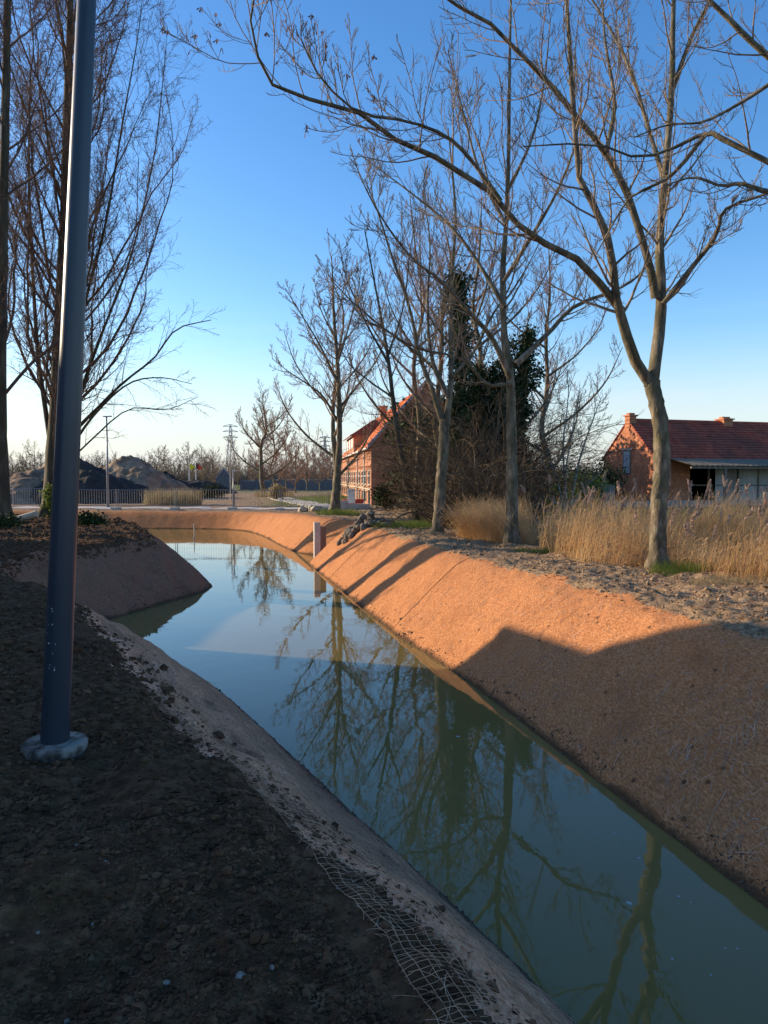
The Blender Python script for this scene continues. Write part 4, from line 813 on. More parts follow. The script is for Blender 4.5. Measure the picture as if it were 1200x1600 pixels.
blades(2600, disk(-9, 22, 3.5, 4), (.04, .16), .008, 'dry_grass', 'flattened dead grass on the left spit of land', M['drygrass'], 'grass', spread=.9, seed=18, droop=.9)

def arc_region(p0, p1, D0, D1):
    def f(n, rg): D_ = rg.uniform(D0, D1, n); return (rg.uniform(p0, p1, n) - CX) / F * D_, D_
    return f
blades(16000, arc_region(-260, 620, 210, 260), (2.5, 7.5), .13, 'far_wood', 'low grey brown band of far woodland along the horizon', M['farwood'], 'woodland', spread=.35, seed=31, droop=.2, vary=True)
blades(9000, arc_region(780, 1400, 150, 190), (1.5, 4.5), .10, 'far_wood', 'low band of far woodland behind the barn', M['farwood'], 'woodland', spread=.35, seed=32, droop=.2, vary=True)
# ------------------------------------------------------------------ lamp post near
def at_d(px, D): x = (px - CX) / F * D; return x, D, float(H(x, D, False))
bx, by, bz = at(84, 1165); D = by
lp = empty('lamp_post', (bx, by, bz), 0, 'tall tapering blue grey metal lamp post standing in the dark soil', 'lamp post')
top = pt(135.5, 0, D); bot = pt(85.5, 1162, D); dirv = (top - bot) / np.linalg.norm(top - bot); Lh = 6.2
def rr(h): return (.0825 - (.0825 - .0515) * h / 4.4) * D / 4.45 * 1.0
Hs = np.linspace(-.2, Lh, 24); m = MB(); m.tube([bot + dirv * h for h in Hs], [rr(max(h, 0)) for h in Hs], 48); m.build('pole', M['post'], lp, (bx, by, bz), True)
m = MB(); c = bot; k = 40; th = np.linspace(0, 2 * math.pi, k, endpoint=False)
prof = [(.105, .045), (.17, .05), (.183, .040), (.188, .028), (.182, -.03), (.17, -.10), (.15, -.2)]
V = []; 
for r_, z_ in prof: V += [(c[0] + r_ * math.cos(t), c[1] + r_ * math.sin(t), c[2] - .03 + z_ + .002 * math.sin(3 * t)) for t in th]
q = [(i * k + j, i * k + (j + 1) % k, (i + 1) * k + (j + 1) % k, (i + 1) * k + j) for i in range(len(prof) - 1) for j in range(k)]
V += [(c[0] + .08 * math.cos(t), c[1] + .08 * math.sin(t), c[2] + .02) for t in th]; q += [(len(prof) * k + j, len(prof) * k + (j + 1) % k, (j + 1) % k, j) for j in range(k)]
m.add(V, q); m.build('base_collar', M['collar'], lp, (bx, by, bz), True)
tt = bot + dirv * Lh; m = MB(); m.tube([tt, tt + [.25, -.05, .1], tt + [.8, -.1, .14]], [.045, .05, .06], 12); m.build('lamp_head', M['post'], lp, (bx, by, bz), True)
# paint scuffs
m = MB(); rgs = np.random.RandomState(3)
for _ in range(14):
    yy = rgs.uniform(935, 1045); h = (1162 - yy) / (1162) * np.linalg.norm(top - bot); ce = bot + dirv * h; an = rgs.normal(-1.72, .28); r_ = rr(h) + .0006; s = rgs.uniform(.002, .006); s2 = rgs.uniform(.001, .004)
    e = lambda a_, z_: ce + np.array([math.cos(a_) * r_, math.sin(a_) * r_, 0]) + dirv * z_
    m = MB(); m.quad(e(an, 0), e(an + s2 / r_ * 2, s * .5), e(an + s2 / r_, s * 2.2), e(an - s2 / r_, s)); m.build('scuff_mark', M['white'], lp, (bx, by, bz))
# second lamp post
x, y, z = at_d(168.5, 52.5); z = float(H(x, y)); hp = EYE + (HY - 652) / F * y - z
l2 = empty('lamp_post', (x, y, z), 0, 'slim pale grey lamp post behind the barrier panels in front of the dark heap', 'lamp post')
m = MB(); m.tube([(0, 0, -.1), (0, 0, hp * .5), (0, 0, hp)], [.10, .075, .05], 16); m.build('pole', M['steel'], l2, smooth=True)
m = MB(); m.box(-.22, .35, -.09, .09, hp, hp + .07); m.build('lamp_head', M['steel'], l2)
m = MB(); m.tube([(0, 0, -.1), (0, 0, .12)], [.22, .22], 16); m.build('base_collar', M['concrete'], l2)
x, y, z = at(365, 797); hp = (797 - 736) / F * y
l3 = empty('lamp_post', (x, y, z), 0, 'short thin lamp post with a small flat head beside the path', 'lamp post')
m = MB(); m.tube([(0, 0, -.1), (0, 0, hp)], [.045, .035], 10); m.build('pole', M['steel'], l3, smooth=True)
m = MB(); m.box(-.05, .26, -.06, .06, hp, hp + .05); m.build('lamp_head', M['white'], l3)
# barriers
def barrier(ax, ay, bx_, by_, label, first=None):
    L_ = math.hypot(bx_ - ax, by_ - ay); rz = math.atan2(by_ - ay, bx_ - ax); z = float(H((ax + bx_) / 2, (ay + by_) / 2)) + .12
    r = empty('barrier_panel', (ax, ay, z), rz, label, 'barrier', 'metal barrier panels along the path')
    m = MB(); h = 1.15
    for zz in (.16, h): m.tube([(.02, 0, zz), (L_ - .02, 0, zz)], [.021, .021], 6)
    for xx in (.02, L_ - .02): m.tube([(xx, 0, 0), (xx, 0, h + .05)], [.024, .024], 6)
    m.build('frame', M['steel'], r)
    m = MB(); nb = int(L_ / .15)
    for i in range(1, nb): m.tube([(L_ * i / nb, 0, .16), (L_ * i / nb, 0, h)], [.007, .007], 4, False)
    m.build('bars', M['steel'], r)
    m = MB(); m.box(L_ - .28, L_ + .2, -.3, .3, -.16, .05); m.build('foot', M['concrete'], r)
    return r
labs = ['barrier panel half hidden behind the poplar trunk and near lamp post', 'barrier panel in front of the big dark heap beside the slim lamp post', 'barrier panel in front of the tall dry grass', 'barrier panel left of the short thin lamp post', 'barrier panel right of the short thin lamp post', 'rightmost barrier panel, ending near the pale stones']
pxs = [20, 97, 184, 276, 366, 440, 515]
for i in range(6):
    Da = 47.6 - .0 * i; a_ = at_d(pxs[i], Da); c_ = at_d(pxs[i + 1] - 2, Da); barrier(a_[0], Da, c_[0], Da, labs[i])
# heaps
def heap(name, label, cx, cy, rx, ry, h, mat, seed, pk=(0, 0), sharp=1.0, group=None):
    n = 72; rg = np.random.RandomState(seed); u, v = np.meshgrid(np.linspace(-1, 1, n), np.linspace(-1, 1, n)); r = np.hypot(u - pk[0] * (1 - np.hypot(u, v)), v - pk[1] * (1 - np.hypot(u, v)))
    r = r + .16 * fbm(u * 2.2 + seed, v * 2.2, 3); z = np.clip(1 - r ** sharp, 0, 1); z = z + (z > 0) * .16 * fbm(u * 5 + seed, v * 5, 5, .6) * np.minimum(z * 4, 1)
    X = cx + u * rx; Y = cy + v * ry; zb = float(H(cx, cy)) - .1; a_ = (np.arange(n - 1)[:, None] * n + np.arange(n - 1)[None]).ravel()
    o = obj_np(name, np.stack([(X - cx).ravel(), (Y - cy).ravel(), (z * h).ravel()], 1), np.stack([a_, a_ + 1, a_ + 1 + n, a_ + n], 1), mat, smooth=True); o.location = (cx, cy, zb)
    return tag(o, label, 'heap', group)
def hp_(px, D, toppy): x, y, z = at_d(px, D); return x, EYE + (HY - toppy) / F * D - z
GH = 'heaps of excavated soil beyond the path'
x, h = hp_(208, 80, 713); heap('soil_heap', 'tall rounded sandy brown soil heap beyond the barriers', x, 80, 6.4, 6, h * 1.05, M['sand'], 1, pk=(-.1, 0), sharp=1.35, group=GH)
x, h = hp_(150, 68, 722); heap('soil_heap', 'large near black soil heap in front of the sandy one', x, 68, 6.6, 5.5, h * 1.12, M['heap_d'], 2, pk=(-.35, 0), sharp=1.15, group=GH)
x, h = hp_(278, 84, 742); heap('soil_heap', 'low black soil heap right of the sandy one', x, 84, 4.6, 4, h * 1.2, M['heap_d'], 3, pk=(-.5, 0), sharp=1.1, group=GH)
x, h = hp_(62, 74, 722); heap('soil_heap', 'ridged brown soil heap left of the ivy footed poplar', x, 74, 7.0, 6, h * 1.05, M['heap_b'], 4, pk=(.2, 0), sharp=1.0, group=GH)
x, h = hp_(20, 66, 745); heap('soil_heap', 'low brown soil heap near the left edge of the picture', x, 66, 6, 4, h * 1.1, M['heap_b'], 6, pk=(.2, 0), sharp=1.0, group=GH)
x, h = hp_(325, 100, 752); heap('soil_heap', 'flat dark soil bank below the flags', x - 2, 100, 6, 3, h * 1.1, M['heap_d'], 5, sharp=2.2, group=GH)
# rubble piles
def rubble(px, py, n, sx, sy, hh, s, mat, label, grp, name='stone'):
    rg = np.random.RandomState(int(px)); x0, y0, z0 = at(px, py)
    for i in range(n):
        a_ = rg.uniform(0, 6.28); r = math.sqrt(rg.rand()); x = x0 + sx * r * math.cos(a_); y = y0 + sy * r * math.sin(a_); z = float(H(x, y)) + hh * (1 - r) * rg.uniform(.3, 1); ss = s * rg.uniform(.6, 1.4)
        V, T = lumps(np.zeros(1), np.zeros(1), np.zeros(1), np.array([ss]), rg, .8, .16); o = obj_np(name, V, T, mat); o.location = (x, y, z + ss * .3); tag(o, label, 'stone', grp)
rubble(575, 822, 70, 1.0, .6, .42, .11, M['stone_d'], 'one of the dark stones heaped right of the fourth trunk', 'dark stones in a heap', 'rubble_stone')
rubble(492, 800, 15, 1.0, .4, .25, .22, M['stone_l'], 'one of the pale stones piled at the end of the path', 'pale stones in a pile', 'pale_stone')
# concrete headwall
x, y, z = at(486, 846); z = -1.1
hw = empty('headwall', (-2.42, 27.2, WZ), R(14), 'pale concrete outfall headwall set in the bank notch', 'headwall')
m = MB(); m.box(-.11, .11, -.10, .12, .05, 1.36); m.build('post', M['concrete'], hw)
m = MB(); m.box(.112, .33, -.02, .08, .2, 1.2); m.build('wing_wall', M['wood'], hw)
# stick in the water
m = MB(); m.tube([pt(303, 818, 37), pt(304, 838, 36.5), pt(299, 850, 36.3), pt(303, 866, 36), (pt(296, 880, 35.8) * [1, 1, 0] + [0, 0, WZ - .2])], [.02, .03, .035, .04, .045], 6)
st = m.build('stick', M['birch']); 
for v in st.data.vertices: pass
tag(st, 'crooked pale stick standing in the water off the left spit', 'stick')
# stump + branch by the poplar
x, y, z = at(58, 806); m = MB(); m.tube([(x, y, z), (x + .5, y, z + .35), (x + .75, y, z + .75)], [.2, .22, .16], 9); tag(m.build('tree_stump', M['pbark'], smooth=False), 'dark broken stump beside the poplar foot', 'stump')
x, y, z = at(36, 815); m = MB(); m.tube([(x - .2, y, z + .1), (x + .5, y + .1, z + .3)], [.13, .15], 9); tag(m.build('cut_log', M['stone_l'], smooth=False), 'pale cut log lying left of the dark stump', 'log')
C = np.array([pt(78 + 6 * rgi.randn() * .5, yy, bp[1] - .35) for yy in np.linspace(760, 806, 30)]); V, q = leaves(C, 900, .06, .14, rgi); o = obj_np('ivy_climber', V, q, M['grass']); tag(o, 'light green ivy climbing the foot of the poplar trunk', 'ivy')
def bush(label, px, py, D, rx, h, mat, n, seed, name='bush', size=.07):
    x = (px - CX) / F * D; z = float(H(x, D)); rg = np.random.RandomState(seed); root = empty(name, (x, D, z), 0, label, 'bush')
    c = nrm(rg.randn(46, 3)) * rg.uniform(.3, 1, (46, 1)) * [rx, rx * .8, h * .5] + [0, 0, h * .5]; c[:, 2] = np.abs(c[:, 2])
    V, q = leaves(c, n, size, .16 * rx, rg); V[:, 2] = np.maximum(V[:, 2], 0); obj_np('foliage', V, q, mat, root)
    m = MB()
    for cc in c[:24]: m.tube([(0, 0, 0), cc * .5 + [0, 0, .1], cc], [.02, .015, .006], 4)
    m.build('stem', M['pbark'], root)
bush('small dark evergreen bush on the spit right of the near lamp post', 138, 824, 25, .5, .38, M['ivy'], 1500, 1, size=.05)
bush('small dark bush at the left edge beneath the dark poplar', 12, 834, 24, .55, .35, M['ivy'], 1100, 2, size=.05)
bush('round green bush between pale stemmed tree and barn', 902, 780, 36, 1.7, 2.0, M['grass'], 5000, 3)
bush('dark green bush against the left side of the barn', 935, 780, 43, 1.6, 2.4, M['ivy'], 5000, 4)
bush('small dark bush at the foot of the house corner', 603, 790, 45, .8, 1.6, M['ivy'], 2500, 5)
bush('grey green bush beside the path near the round crowned tree', 432, 776, 75, 1.0, 1.4, M['drygrass'], 2000, 6, size=.09)
bush('dark green shrub in the field in front of the chapel', 330, 776, 82, 1.6, 1.2, M['ivy'], 2500, 7, size=.09)
bush('tall dark holly added unseen behind the thicket to shade the barn gable', 712, 780, 50, 4.2, 6.7, M['ivy'], 30000, 8, name='shade_holly', size=.16)  # hidden foliage mass added to keep sun off the barn gable
# ------------------------------------------------------------------ red brick house
hz = -.72; hx0 = (580 - CX) / F * 58; uang = math.atan2(.993, -.116)    # local x = along facade (away), local y = towards -v
house = empty('brick_house', (hx0, 58, hz), uang, 'long red brick house with orange tiled roof behind the thicket', 'house')
# local frame: +x along facade (away), -y to the right (gable direction)
HL = 38; HW = 8.5; EV = 4.06 - hz; AP = 8.75 - hz
m = MB(); m.prism([(0, 0), (-HW, 0), (-HW, EV), (-HW / 2, AP - .05), (0, EV)], 'x', 0, HL); m.build('wall', M['brick'], house)
def tiled(mb, e0, e1, r0, r1, n, th=.05):
    e0, e1, r0, r1 = map(np.array, (e0, e1, r0, r1)); nr = np.cross(e1 - e0, r0 - e0); nr = nr / np.linalg.norm(nr); nr = nr if nr[2] > 0 else -nr
    for i in range(n):
        a_, b_ = i / n, (i + 1.08) / n; p = [e0 + (r0 - e0) * a_, e1 + (r1 - e1) * a_, e1 + (r1 - e1) * min(b_, 1), e0 + (r0 - e0) * min(b_, 1)]
        V = [p[0] + nr * th * 1.5, p[1] + nr * th * 1.5, p[2] + nr * th * .6, p[3] + nr * th * .6, p[0] - nr * .01 * (1 + i % 2), p[1] - nr * .01 * (1 + i % 2), p[2] - nr * .02, p[3] - nr * .02]
        mb.add(V, [(0, 1, 2, 3), (4, 7, 6, 5), (0, 4, 5, 1), (1, 5, 6, 2), (2, 6, 7, 3), (3, 7, 4, 0)])
m = MB(); ov = .25
tiled(m, (-.15, ov, EV - .27), (HL + .2, ov, EV - .27), (-.15, -HW / 2, AP + .02), (HL + .2, -HW / 2, AP + .02), 30); tiled(m, (-.15, -HW - ov, EV - .27), (HL + .2, -HW - ov, EV - .27), (-.15, -HW / 2, AP + .02), (HL + .2, -HW / 2, AP + .02), 30)
rf = m.build('roof', M['tile'], house)
m = MB(); m.box(14.0, 14.9, -2.9, -2.3, EV + 1.2, AP - .55); m.box(13.9, 15.0, -3.0, -2.2, AP - .55, AP - .4); m.build('chimney', M['brick'], rf)
m = MB()
for (y0, z0, y1, z1) in ((ov + .05, EV - .33, -HW / 2, AP + .06), (-HW - ov - .05, EV - .33, -HW / 2, AP + .06)):
    a_ = np.array([0, y0, z0]); b_ = np.array([0, y1, z1]); nn = np.array([0, 0, .32])
    V = [a_ + [-.24, 0, 0], b_ + [-.24, 0, 0], b_ + nn + [-.24, 0, 0], a_ + nn + [-.24, 0, 0], a_ + [-.16, 0, 0], b_ + [-.16, 0, 0], b_ + nn + [-.16, 0, 0], a_ + nn + [-.16, 0, 0]]
    m.add(V, [(0, 1, 2, 3), (7, 6, 5, 4), (0, 4, 5, 1), (3, 2, 6, 7), (0, 3, 7, 4), (1, 5, 6, 2)])
m.build('bargeboard', M['greypaint'], house)
m = MB(); m.tube([(-.1, ov + .08, EV - .27), (HL, ov + .08, EV - .27)], [.08, .08], 8); m.build('gutter', M['white'], house)
for u in (5.2, 12.2, 25):
    m = MB(); m.tube([(u, .09, EV - .3), (u, .09, 0)], [.06, .06], 6); m.build('downpipe', M['steel'], house)
m = MB()
for i in range(70): m.box(.4 + i * .53, .4 + i * .53 + .26, .003, .07, 3.05, 3.22)
m.box(0.01, HL - .01, .004, .05, 3.22, 3.34); m.build('dentil_course', M['brick'], house)
for i in range(12):
    u = .9 + i * 3.0; wdw = 1.25
    m = MB(); m.box(u - .08, u + wdw + .08, .004, .05, 1.66, 2.86); f = m.build('window', M['stone_l'], house)
    m = MB(); m.box(u, u + wdw, .045, .054, 1.76, 2.78); m.build('pane', M['glass'], f)
    m = MB(); m.box(u + wdw / 2 - .03, u + wdw / 2 + .03, .055, .07, 1.76, 2.78); m.box(u, u + wdw, .055, .068, 2.36, 2.42); m.build('glazing_bar', M['white'], f)
    m = MB(); m.box(u - .12, u + wdw + .12, .052, .16, 1.58, 1.655); m.build('sill', M['stone_l'], f)
    if i > 0:
        m = MB(); m.box(u - .06, u + wdw + .06, .004, .04, .25, 1.2); f = m.build('window', M['stone_l'], house)
        m = MB(); m.box(u, u + wdw, .036, .046, .3, 1.14); m.build('pane', M['glass'], f)
m = MB(); m.prism([(.8, 0), (2.3, 0), (2.3, 1.15), (1.95, 1.4), (1.15, 1.4), (.8, 1.15)], 'y', .004, .05); m.build('door', M['dark'], house)
m = MB(); m.box(0.01, HL - .01, .006, .10, 1.3, 1.42); m.build('string_course', M['stone_l'], house)
# dormer wing
m = MB(); m.box(13.5, 23.5, -3.2, .30, EV - .2, EV + 1.5); dm = m.build('dormer', M['brick'], house)
m = MB(); tiled(m, (13.1, .65, EV + 1.35), (23.9, .65, EV + 1.35), (14.6, -1.8, EV + 3.0), (22.4, -1.8, EV + 3.0), 9); tiled(m, (13.1, -4.0, EV + 1.35), (13.1, .65, EV + 1.35), (14.6, -1.9, EV + 3.0), (14.6, -1.8, EV + 3.0), 9); m.build('dormer_roof', M['tile_d'], dm)
for u in (14.5, 17.5, 20.5): m = MB(); m.box(u, u + 1.6, .303, .34, EV + .25, EV + 1.2); f = m.build('dormer_window', M['white'], dm)
m = MB(); m.box(13.42, 13.497, -1.8, -.9, EV + .5, EV + 1.2); m.build('dormer_window', M['white'], dm)
# items in front of the house
x, y, z = at_d(552, 53); bn = empty('skip_bin', (x, y, z), .1, 'red tub with a white board standing before the house facade', 'container')
m = MB(); m.prism([(-.55, 0), (.55, 0), (.75, .62), (-.75, .62)], 'y', -.4, .4); m.build('tub', M['redplastic'], bn)
m = MB(); m.box(-.42, .1, -.52, -.45, .35, 1.35); m.build('board', M['white'], bn)
x, y, z = at_d(553, 50); m = MB(); m.box(-1.1, 1.1, -.25, .25, 0, .38); m.box(-.95, -.4, -.2, .2, .38, .6); o = m.build('concrete_block', M['concrete']); o.location = (x, y, z); tag(o, 'grey concrete slabs in front of the red tub', 'slab')
# ------------------------------------------------------------------ barn
ua = math.atan2(.309, .951); bx, by = 15.7, 44.0; bz = float(H(bx, by)) - .05
barn = empty('brick_barn', (bx, by, bz), ua, 'low red brick barn with dark tiled roof and sheet metal awning', 'barn')
BL = 15; BW = 5.0; BE = 2.85; BA = 5.05
# gable (left), local x=0 ; y from 0 to BW
def gab(x0, x1): m = MB(); m.prism([(0, 0), (BW, 0), (BW, BE), (BW / 2, BA), (0, BE)], 'x', x0, x1); return m
gab(0, .3).build('gable_wall', M['brick_b'], barn); gab(BL - .3, BL).build('gable_wall', M['brick_b'], barn)
m = MB(); m.box(.302, BL - .302, BW - .3, BW, 0, BE); m.build('back_wall', M['brick_b'], barn)
m = MB(); m.box(.302, 2.55, 0, .3, 0, BE); m.build('front_wall', M['brick_b'], barn)
m = MB(); m.box(2.55, BL - .302, 0.0, .25, 2.35, BE); m.build('lintel', M['wood'], barn)
m = MB(); m.box(5.2, 6.0, -.02, .3, 0, 2.348); m.build('pillar', M['render'], barn)
m = MB(); m.box(11.8, BL - .302, 0, .3, 0, 2.348); m.build('front_wall', M['brick_b'], barn)
m = MB(); m.box(2.5, 12, 3.2, 3.3, 0, BE - .1); m.box(2.45, 2.54, .3, 3.2, 0, BE - .1); m.box(.3, BL - .3, .3, BW - .3, -.05, .03); m.build('interior', M['dark'], barn)
def corr(mb, x0, x1, y, z0, z1, pitch=.09, amp=.018):
    n = int((x1 - x0) / pitch * 4) + 1; X = np.linspace(x0, x1, n); Y = y + amp * np.sin((X - x0) / pitch * 2 * math.pi); V = np.concatenate([np.stack([X, Y, X * 0 + z0], 1), np.stack([X, Y, X * 0 + z1], 1), np.stack([X, Y + .01, X * 0 + z0], 1), np.stack([X, Y + .01, X * 0 + z1], 1)])
    i = np.arange(n - 1); mb.add(V, np.concatenate([np.stack([i, i + 1, n + i + 1, n + i], 1), np.stack([2 * n + i, 3 * n + i, 3 * n + i + 1, 2 * n + i + 1], 1)]))
m = MB(); corr(m, 4.35, 5.19, -.05, .1, 2.2); d_ = m.build('door', M['corr'], barn); m = MB(); m.box(4.35, 5.19, -.10, -.07, 1.1, 1.16); m.build('rail', M['wood'], d_)
for a_, b_ in ((6.02, 7.5), (7.53, 9.4), (9.43, 11.75)):
    m = MB(); corr(m, a_, b_, -.06, .12, 2.25); d_ = m.build('door', M['corr'], barn); m = MB(); m.box(a_, b_, -.11, -.082, 1.1, 1.15); m.box(a_, a_ + .05, -.12, -.111, .1, 2.25); m.build('rail', M['wood'], d_)
m = MB(); m.box(2.7, 4.3, .05, .1, 1.1, 1.17); m.box(3.9, 4.0, .02, .12, 0, 2.34); m.build('gate_rail', M['wood'], barn)
m = MB(); tiled(m, (-.06, -.3, BE - .27), (BL + .1, -.3, BE - .27), (-.06, BW / 2, BA + .02), (BL + .1, BW / 2, BA + .02), 15, .06); tiled(m, (-.06, BW + .2, BE - .2), (BL + .1, BW + .2, BE - .2), (-.06, BW / 2, BA + .02), (BL + .1, BW / 2, BA + .02), 15, .06)
m.tube([(-.05, BW / 2, BA + .06), (BL, BW / 2, BA + .06)], [.1, .1], 8); rf = m.build('roof', M['tile_d'], barn)
def chim(x0, mat, w_, hh):
    m = MB(); m.box(x0, x0 + w_, BW / 2 - w_ / 2, BW / 2 + w_ / 2, BA - .4, BA + hh); m.box(x0 - .08, x0 + w_ + .08, BW / 2 - w_ / 2 - .08, BW / 2 + w_ / 2 + .08, BA + hh, BA + hh + .08); m.box(x0 + .05, x0 + w_ - .05, BW / 2 - .15, BW / 2 + .15, BA + hh + .08, BA + hh + .2); m.build('chimney', mat, rf)
chim(-.07, M['brick_b'], .48, .28); chim(6.9, M['brick_b'], .7, .22)
# gable window
m = MB(); m.box(-.03, -.004, 2.15, 2.95, 1.78, 3.25); f = m.build('window', M['wood'], barn); m = MB(); m.box(-.045, -.031, 2.25, 2.85, 1.86, 3.17); m.build('pane', M['greypaint'], f); m = MB(); m.box(-.06, -.005, 2.05, 3.05, 3.26, 3.36); m.build('lintel', M['concrete'], f)
# awning with posts
m = MB()
n = 120; X = np.linspace(.75, BL, n); am = .02 * np.sin(X / .18 * 6.28)
V = np.concatenate([np.stack([X, X * 0 - 2.3, 2.28 + am], 1), np.stack([X, X * 0 - .28, 2.70 + am], 1), np.stack([X, X * 0 - 2.3, 2.25 + am], 1), np.stack([X, X * 0 - .28, 2.67 + am], 1)]); i = np.arange(n - 1)
m.add(V, np.concatenate([np.stack([i, i + 1, n + i + 1, n + i], 1), np.stack([2 * n + i, 3 * n + i, 3 * n + i + 1, 2 * n + i + 1], 1), np.stack([i, 2 * n + i, 2 * n + i + 1, i + 1], 1)])); m.build('awning', M['corr_r'], barn)
m = MB(); m.box(.8, BL, -2.2, -2.1, 2.1, 2.22); m.build('awning_beam', M['wood'], barn)
for u in (3.1, 7.8, 12.5): m = MB(); m.box(u, u + .13, -2.21, -2.08, -.1, 2.1); m.build('awning_post', M['wood'], barn)
# yard slab + low wall in front of barn
m = MB(); m.box(-6, 16, -3.6, -3.2, 0, .35); o = m.build('low_wall', M['render']); o.location = (bx, by, bz); o.rotation_euler = (0, 0, ua); tag(o, 'low grey kerb wall running in front of the barn', 'low wall')
# blue sheeted shed
x = (826 - CX) / F * 38; z = float(H(x, 38)); sh = empty('shed', (x, 38, z), .15, 'dark lean-to shed with blue sheeting left of the pale stemmed tree', 'shed')
m = MB(); m.prism([(-1.6, 0), (2.2, 0), (2.2, 1.5), (.2, 2.1), (-1.6, 1.7)], 'y', 0, 3); m.build('wall', M['brick_b'], sh)
m = MB(); m.prism([(-1.75, 1.68), (.2, 2.12), (2.4, 1.46), (2.4, 1.56), (.2, 2.24), (-1.75, 1.8)], 'y', -.3, 3.2); m.build('roof', M['dark'], sh)
m = MB(); m.box(-.9, .9, -.08, -.004, .1, 1.5); m.build('sheet', M['blue'], sh); m = MB(); m.box(-1.5, -1.1, -.06, -.004, .3, 1.4); m.build('sheet', M['blue'], sh)
x = (913 - CX) / F * 42; z = float(H(x, 42)); m = MB(); m.prism([(-1.6, 0), (1.7, 0), (1.7, 1.25), (-1.6, 1.6)], 'y', 0, 2); o = m.build('outbuilding', M['render']); o.location = (x, 42, z); tag(o, 'small dark outbuilding half hidden left of the barn', 'shed')
# ------------------------------------------------------------------ far wall, chapel, flags, pylons
def wall_run(px0, px1, D, toppy, label, nb):
    x0 = (px0 - CX) / F * D; x1 = (px1 - CX) / F * D; z = float(H((x0 + x1) / 2, D)) - .1; h = EYE + (HY - toppy) / F * D - z
    r = empty('boundary_wall', (x0, D, z), 0, label, 'wall'); m = MB(); m.box(0, x1 - x0, 0, .3, 0, h); m.build('wall', M['brick_g'], r); m = MB(); m.box(-.03, x1 - x0 + .03, -.06, .36, h, h + .1); m.build('coping', M['greypaint'], r)
    for i in range(nb + 1):
        xx = (x1 - x0) * i / nb; m = MB(); m.box(xx - .3, xx + .3, -.08, .38, -.01, h + .32); m.build('pier', M['brick_g'], r)
wall_run(378, 424, 132, 752, 'short grey wall length right of the small chapel', 2); wall_run(426, 716, 126, 750, 'long grey boundary wall behind the path and house', 7)
x = (350 - CX) / F * 128; z = float(H(x, 128)) - .1; ch = empty('chapel', (x, 128, z), R(12), 'small grey gabled chapel standing in the far field', 'chapel')
m = MB(); m.prism([(-1.25, 0), (1.25, 0), (1.25, 2.3), (0, 3.7), (-1.25, 2.3)], 'y', 0, 2.4); m.build('wall', M['brick_g'], ch)
m = MB()
for s in (-1, 1): m.prism([(s * 1.45, 2.2), (s * 1.35, 2.1), (0, 3.72), (0, 3.9)], 'y', -.12, 2.5)
m.build('roof', M['greypaint'], ch)
for px, key, lab in ((296, 'flag_y', 'yellow flag on a pale pole above the dark soil bank'), (306.5, 'flag_r', 'red flag with black hoist corner on a pale pole')):
    D = 108; x = (px - CX) / F * D; z = float(H(x, D)); hp = EYE + (HY - 722) / F * D - z
    fl = empty('flag', (x, D, z), 0, lab, 'flag', 'flags beyond the heaps'); m = MB(); m.tube([(0, 0, 0), (0, 0, hp)], [.07, .05], 8); m.build('pole', M['white'], fl)
    m = MB(); n = 9; U = np.linspace(0, 1, n); V = []
    for v in (0, 1):
        for side in (0, .02): V += [(.05 + .85 * u, .10 * math.sin(u * 6) + side, hp - .1 - .75 * u * .9 - v * (.95 - .7 * u)) for u in U]
    i = np.arange(n - 1); m.add(V, np.concatenate([np.stack([i, i + 1, 2 * n + i + 1, 2 * n + i], 1), np.stack([n + i, 3 * n + i, 3 * n + i + 1, n + i + 1], 1)])); cl_ = m.build('cloth', M[key], fl)
    m = MB()
    if key == 'flag_r': m.quad((.06, -.03, hp - .12), (.26, .03, hp - .3), (.26, .03, hp - .9), (.06, -.03, hp - .95)); m.build('black_band', M['flag_k'], cl_)
    else: m.quad((.55, -.05, hp - .75), (.8, -.14, hp - .95), (.78, -.14, hp - 1.05), (.5, -.05, hp - .95)); m.build('black_mark', M['flag_k'], cl_)
def pylon(px, toppy, D, w_, label):
    x = (px - CX) / F * D; z = float(H(x, D)); h = EYE + (HY - toppy) / F * D - z; r = empty('pylon', (x, D, z), .3, label, 'pylon', 'far power pylons'); m = MB(); t = .10 * D / 300
    def c(f): return w_ * (1 - f) ** 1.3 * .5 + .25
    N_ = 12
    for sx_, sy_ in ((-1, -1), (1, -1), (1, 1), (-1, 1)): m.tube([(sx_ * c(i / N_), sy_ * c(i / N_), h * i / N_) for i in range(N_ + 1)], [t] * (N_ + 1), 4)
    for i in range(N_):
        a_, b_ = i / N_, (i + 1) / N_
        for s in (-1, 1): m.tube([(-c(a_), s * c(a_), h * a_), (c(b_), s * c(b_), h * b_)], [t * .6] * 2, 3); m.tube([(c(a_), s * c(a_), h * a_), (-c(b_), s * c(b_), h * b_)], [t * .6] * 2, 3)
    m.build('tower', M['greypaint'], r)
    for f in (.78, .88, .97):
        m = MB(); aw = h * .13; m.tube([(-aw, 0, h * f), (0, 0, h * f + .8), (aw, 0, h * f)], [t] * 3, 4); m.tube([(-aw, 0, h * f), (aw, 0, h * f)], [t] * 2, 4); m.build('cross_arm', M['greypaint'], r)
pylon(361, 664, 290, 5.0, 'lattice power pylon behind the small chapel'); pylon(508, 682, 420, 6, 'farther lattice pylon seen left of the brick house')
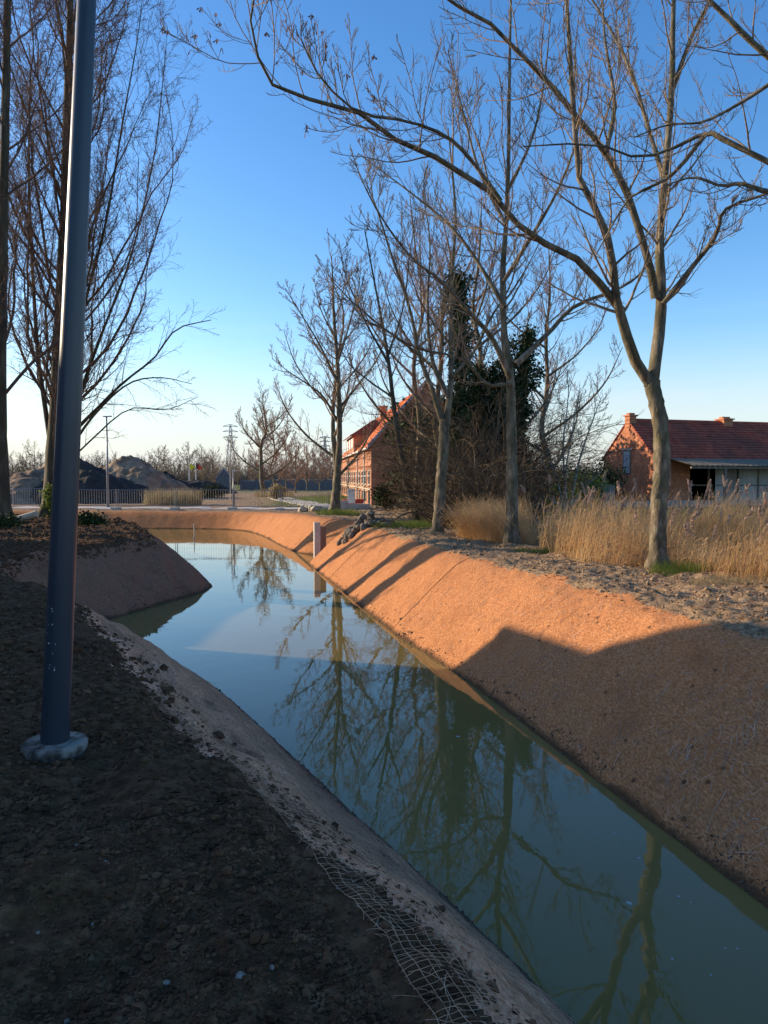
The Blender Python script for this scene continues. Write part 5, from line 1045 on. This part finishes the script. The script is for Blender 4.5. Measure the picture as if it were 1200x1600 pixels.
# young staked tree
x, y, z = at(360.5, 783); lim = [resamp([(x, y, z), (x, y, z + 3.2), (x + .1, y, z + 6.2)], [.06, .05, .015])]
make_tree('young_tree', 'thin young tree with a straight pale stem in the field', (x, y, z), lim, [dict(m=12, t0=.4, t1=1, ang=.7, lf=.3, k=6, rf=.5, wob=.08, trop=.1, rmin=.014), dict(m=5, t0=.2, t1=1, ang=.6, lf=.4, k=4, rf=.6, wob=.1, trop=.1, rmin=.01)], mb='birch', seed=99, flare=False)

# seams between the matting widths
for k_, (yy) in enumerate((14.6, 21.8)):
    i_ = int(np.argmin(np.where(right_side(cl[:, 0] + .3, cl[:, 1]), np.abs(cl[:, 1] - yy), 99))); p0 = cl[i_]; p1 = cl[(i_ + 8) % nl]; t_ = nrm((p1 - p0)[None])[0]; n_ = np.array([t_[1], -t_[0]]); n_ = n_ if n_[0] > 0 else -n_
    q_ = p0[None] + n_[None] * np.linspace(.02, 1.7, 40)[:, None] + t_[None] * (.12 * np.linspace(0, 1, 40)[:, None] + .03 * rgs.randn(1)); zz = H(q_[:, 0], q_[:, 1]) + .006
    m = MB(); m.tube(np.concatenate([q_, zz[:, None]], 1), [.005] * 40, 5); tag(m.build('matting_seam', M['coir_p']), kind='structure')
# unseen building added beyond the left edge, outline shaped to shade the banks
z = float(H(-15, 8)); nb_ = empty('shade_house', (-14, 0, z), 0, 'unseen house added beyond the left edge to shade the near bank', 'house')
def blk(x0, x1, y0, y1, h, hr, nm='wall'):
    m = MB(); m.prism([(x0, -.2), (x1, -.2), (x1, h), ((x0 + x1) / 2, hr), (x0, h)], 'y', y0, y1); return m.build(nm, M['brick'], nb_)
blk(-8, 0, -22, 14.75, 4.6, 7.6)
m = MB()
m.prism([(0.3, 4.35), (-4, 7.65), (-8.3, 4.35), (-8.3, 4.5), (-4, 7.82), (.3, 4.5)], 'y', -22.3, 15.0); m.build('roof', M['tile_d'], nb_)
m = MB(); m.box(-5, 0, 14.76, 16.5, -.2, 4.6); an_ = m.build('shade_annex', M['brick'], nb_); m = MB(); m.prism([(14.76, 4.95), (16.6, 4.62), (16.6, 4.72), (14.76, 5.05)], 'x', -5.1, .1); m.build('shade_annex_roof', M['dark'], an_)  # lower end block added to step the shade edge on the right bank
m = MB(); m.box(-3, -.1, 16.7, 20.6, -.2, 2.3); o = m.build('shade_shed', M['wood']); o.location = (-14, 0, z); tag(o, 'unseen wooden shed added beyond the left edge to shade the spit', 'shed')  # out-of-view block put in to hold the left spit in shade

# labels by place for look-alikes that stand apart
_o = ['first', 'second', 'third', 'fourth', 'fifth', 'sixth', 'seventh', 'eighth', 'ninth', 'tenth', 'eleventh', 'twelfth', 'thirteenth', 'fourteenth', 'fifteenth', 'sixteenth', 'seventeenth', 'eighteenth', 'nineteenth']
_t = {20: 'twentieth', 30: 'thirtieth', 40: 'fortieth'}; _p = {20: 'twenty', 30: 'thirty', 40: 'forty'}
def ordw(i):
    if i <= 19: return _o[i - 1]
    return _t[i] if i in _t else _p[i // 10 * 10] + '-' + _o[i % 10 - 1]
for g_, txt in (('bare trees behind the grey wall', 'reddish brown bare tree by the grey wall, %s from the left'), ('far bare trees behind the chapel', 'far grey bare tree behind the flags and chapel, %s from the left'),
                ('far bare trees beyond the soil heaps', 'far grey bare tree beyond the soil heaps, %s from the left'), ('far bare trees behind the barn', 'far bare tree low on the horizon behind the barn, %s from the left')):
    q_ = sorted([o for o in scene.collection.objects if o.get('group') == g_], key=lambda o: o.location.x / o.location.y)
    for i, o in enumerate(q_): o['label'] = txt % ordw(i + 1)
q_ = sorted([o for o in scene.collection.objects if o.get('category') == 'pebble'], key=lambda o: (o.location.x - lp.location.x) ** 2 + (o.location.y - lp.location.y) ** 2)
for i, o in enumerate(q_): o['label'] = 'pale pebble on the dark soil, %s nearest to the lamp post foot' % ordw(i + 1)
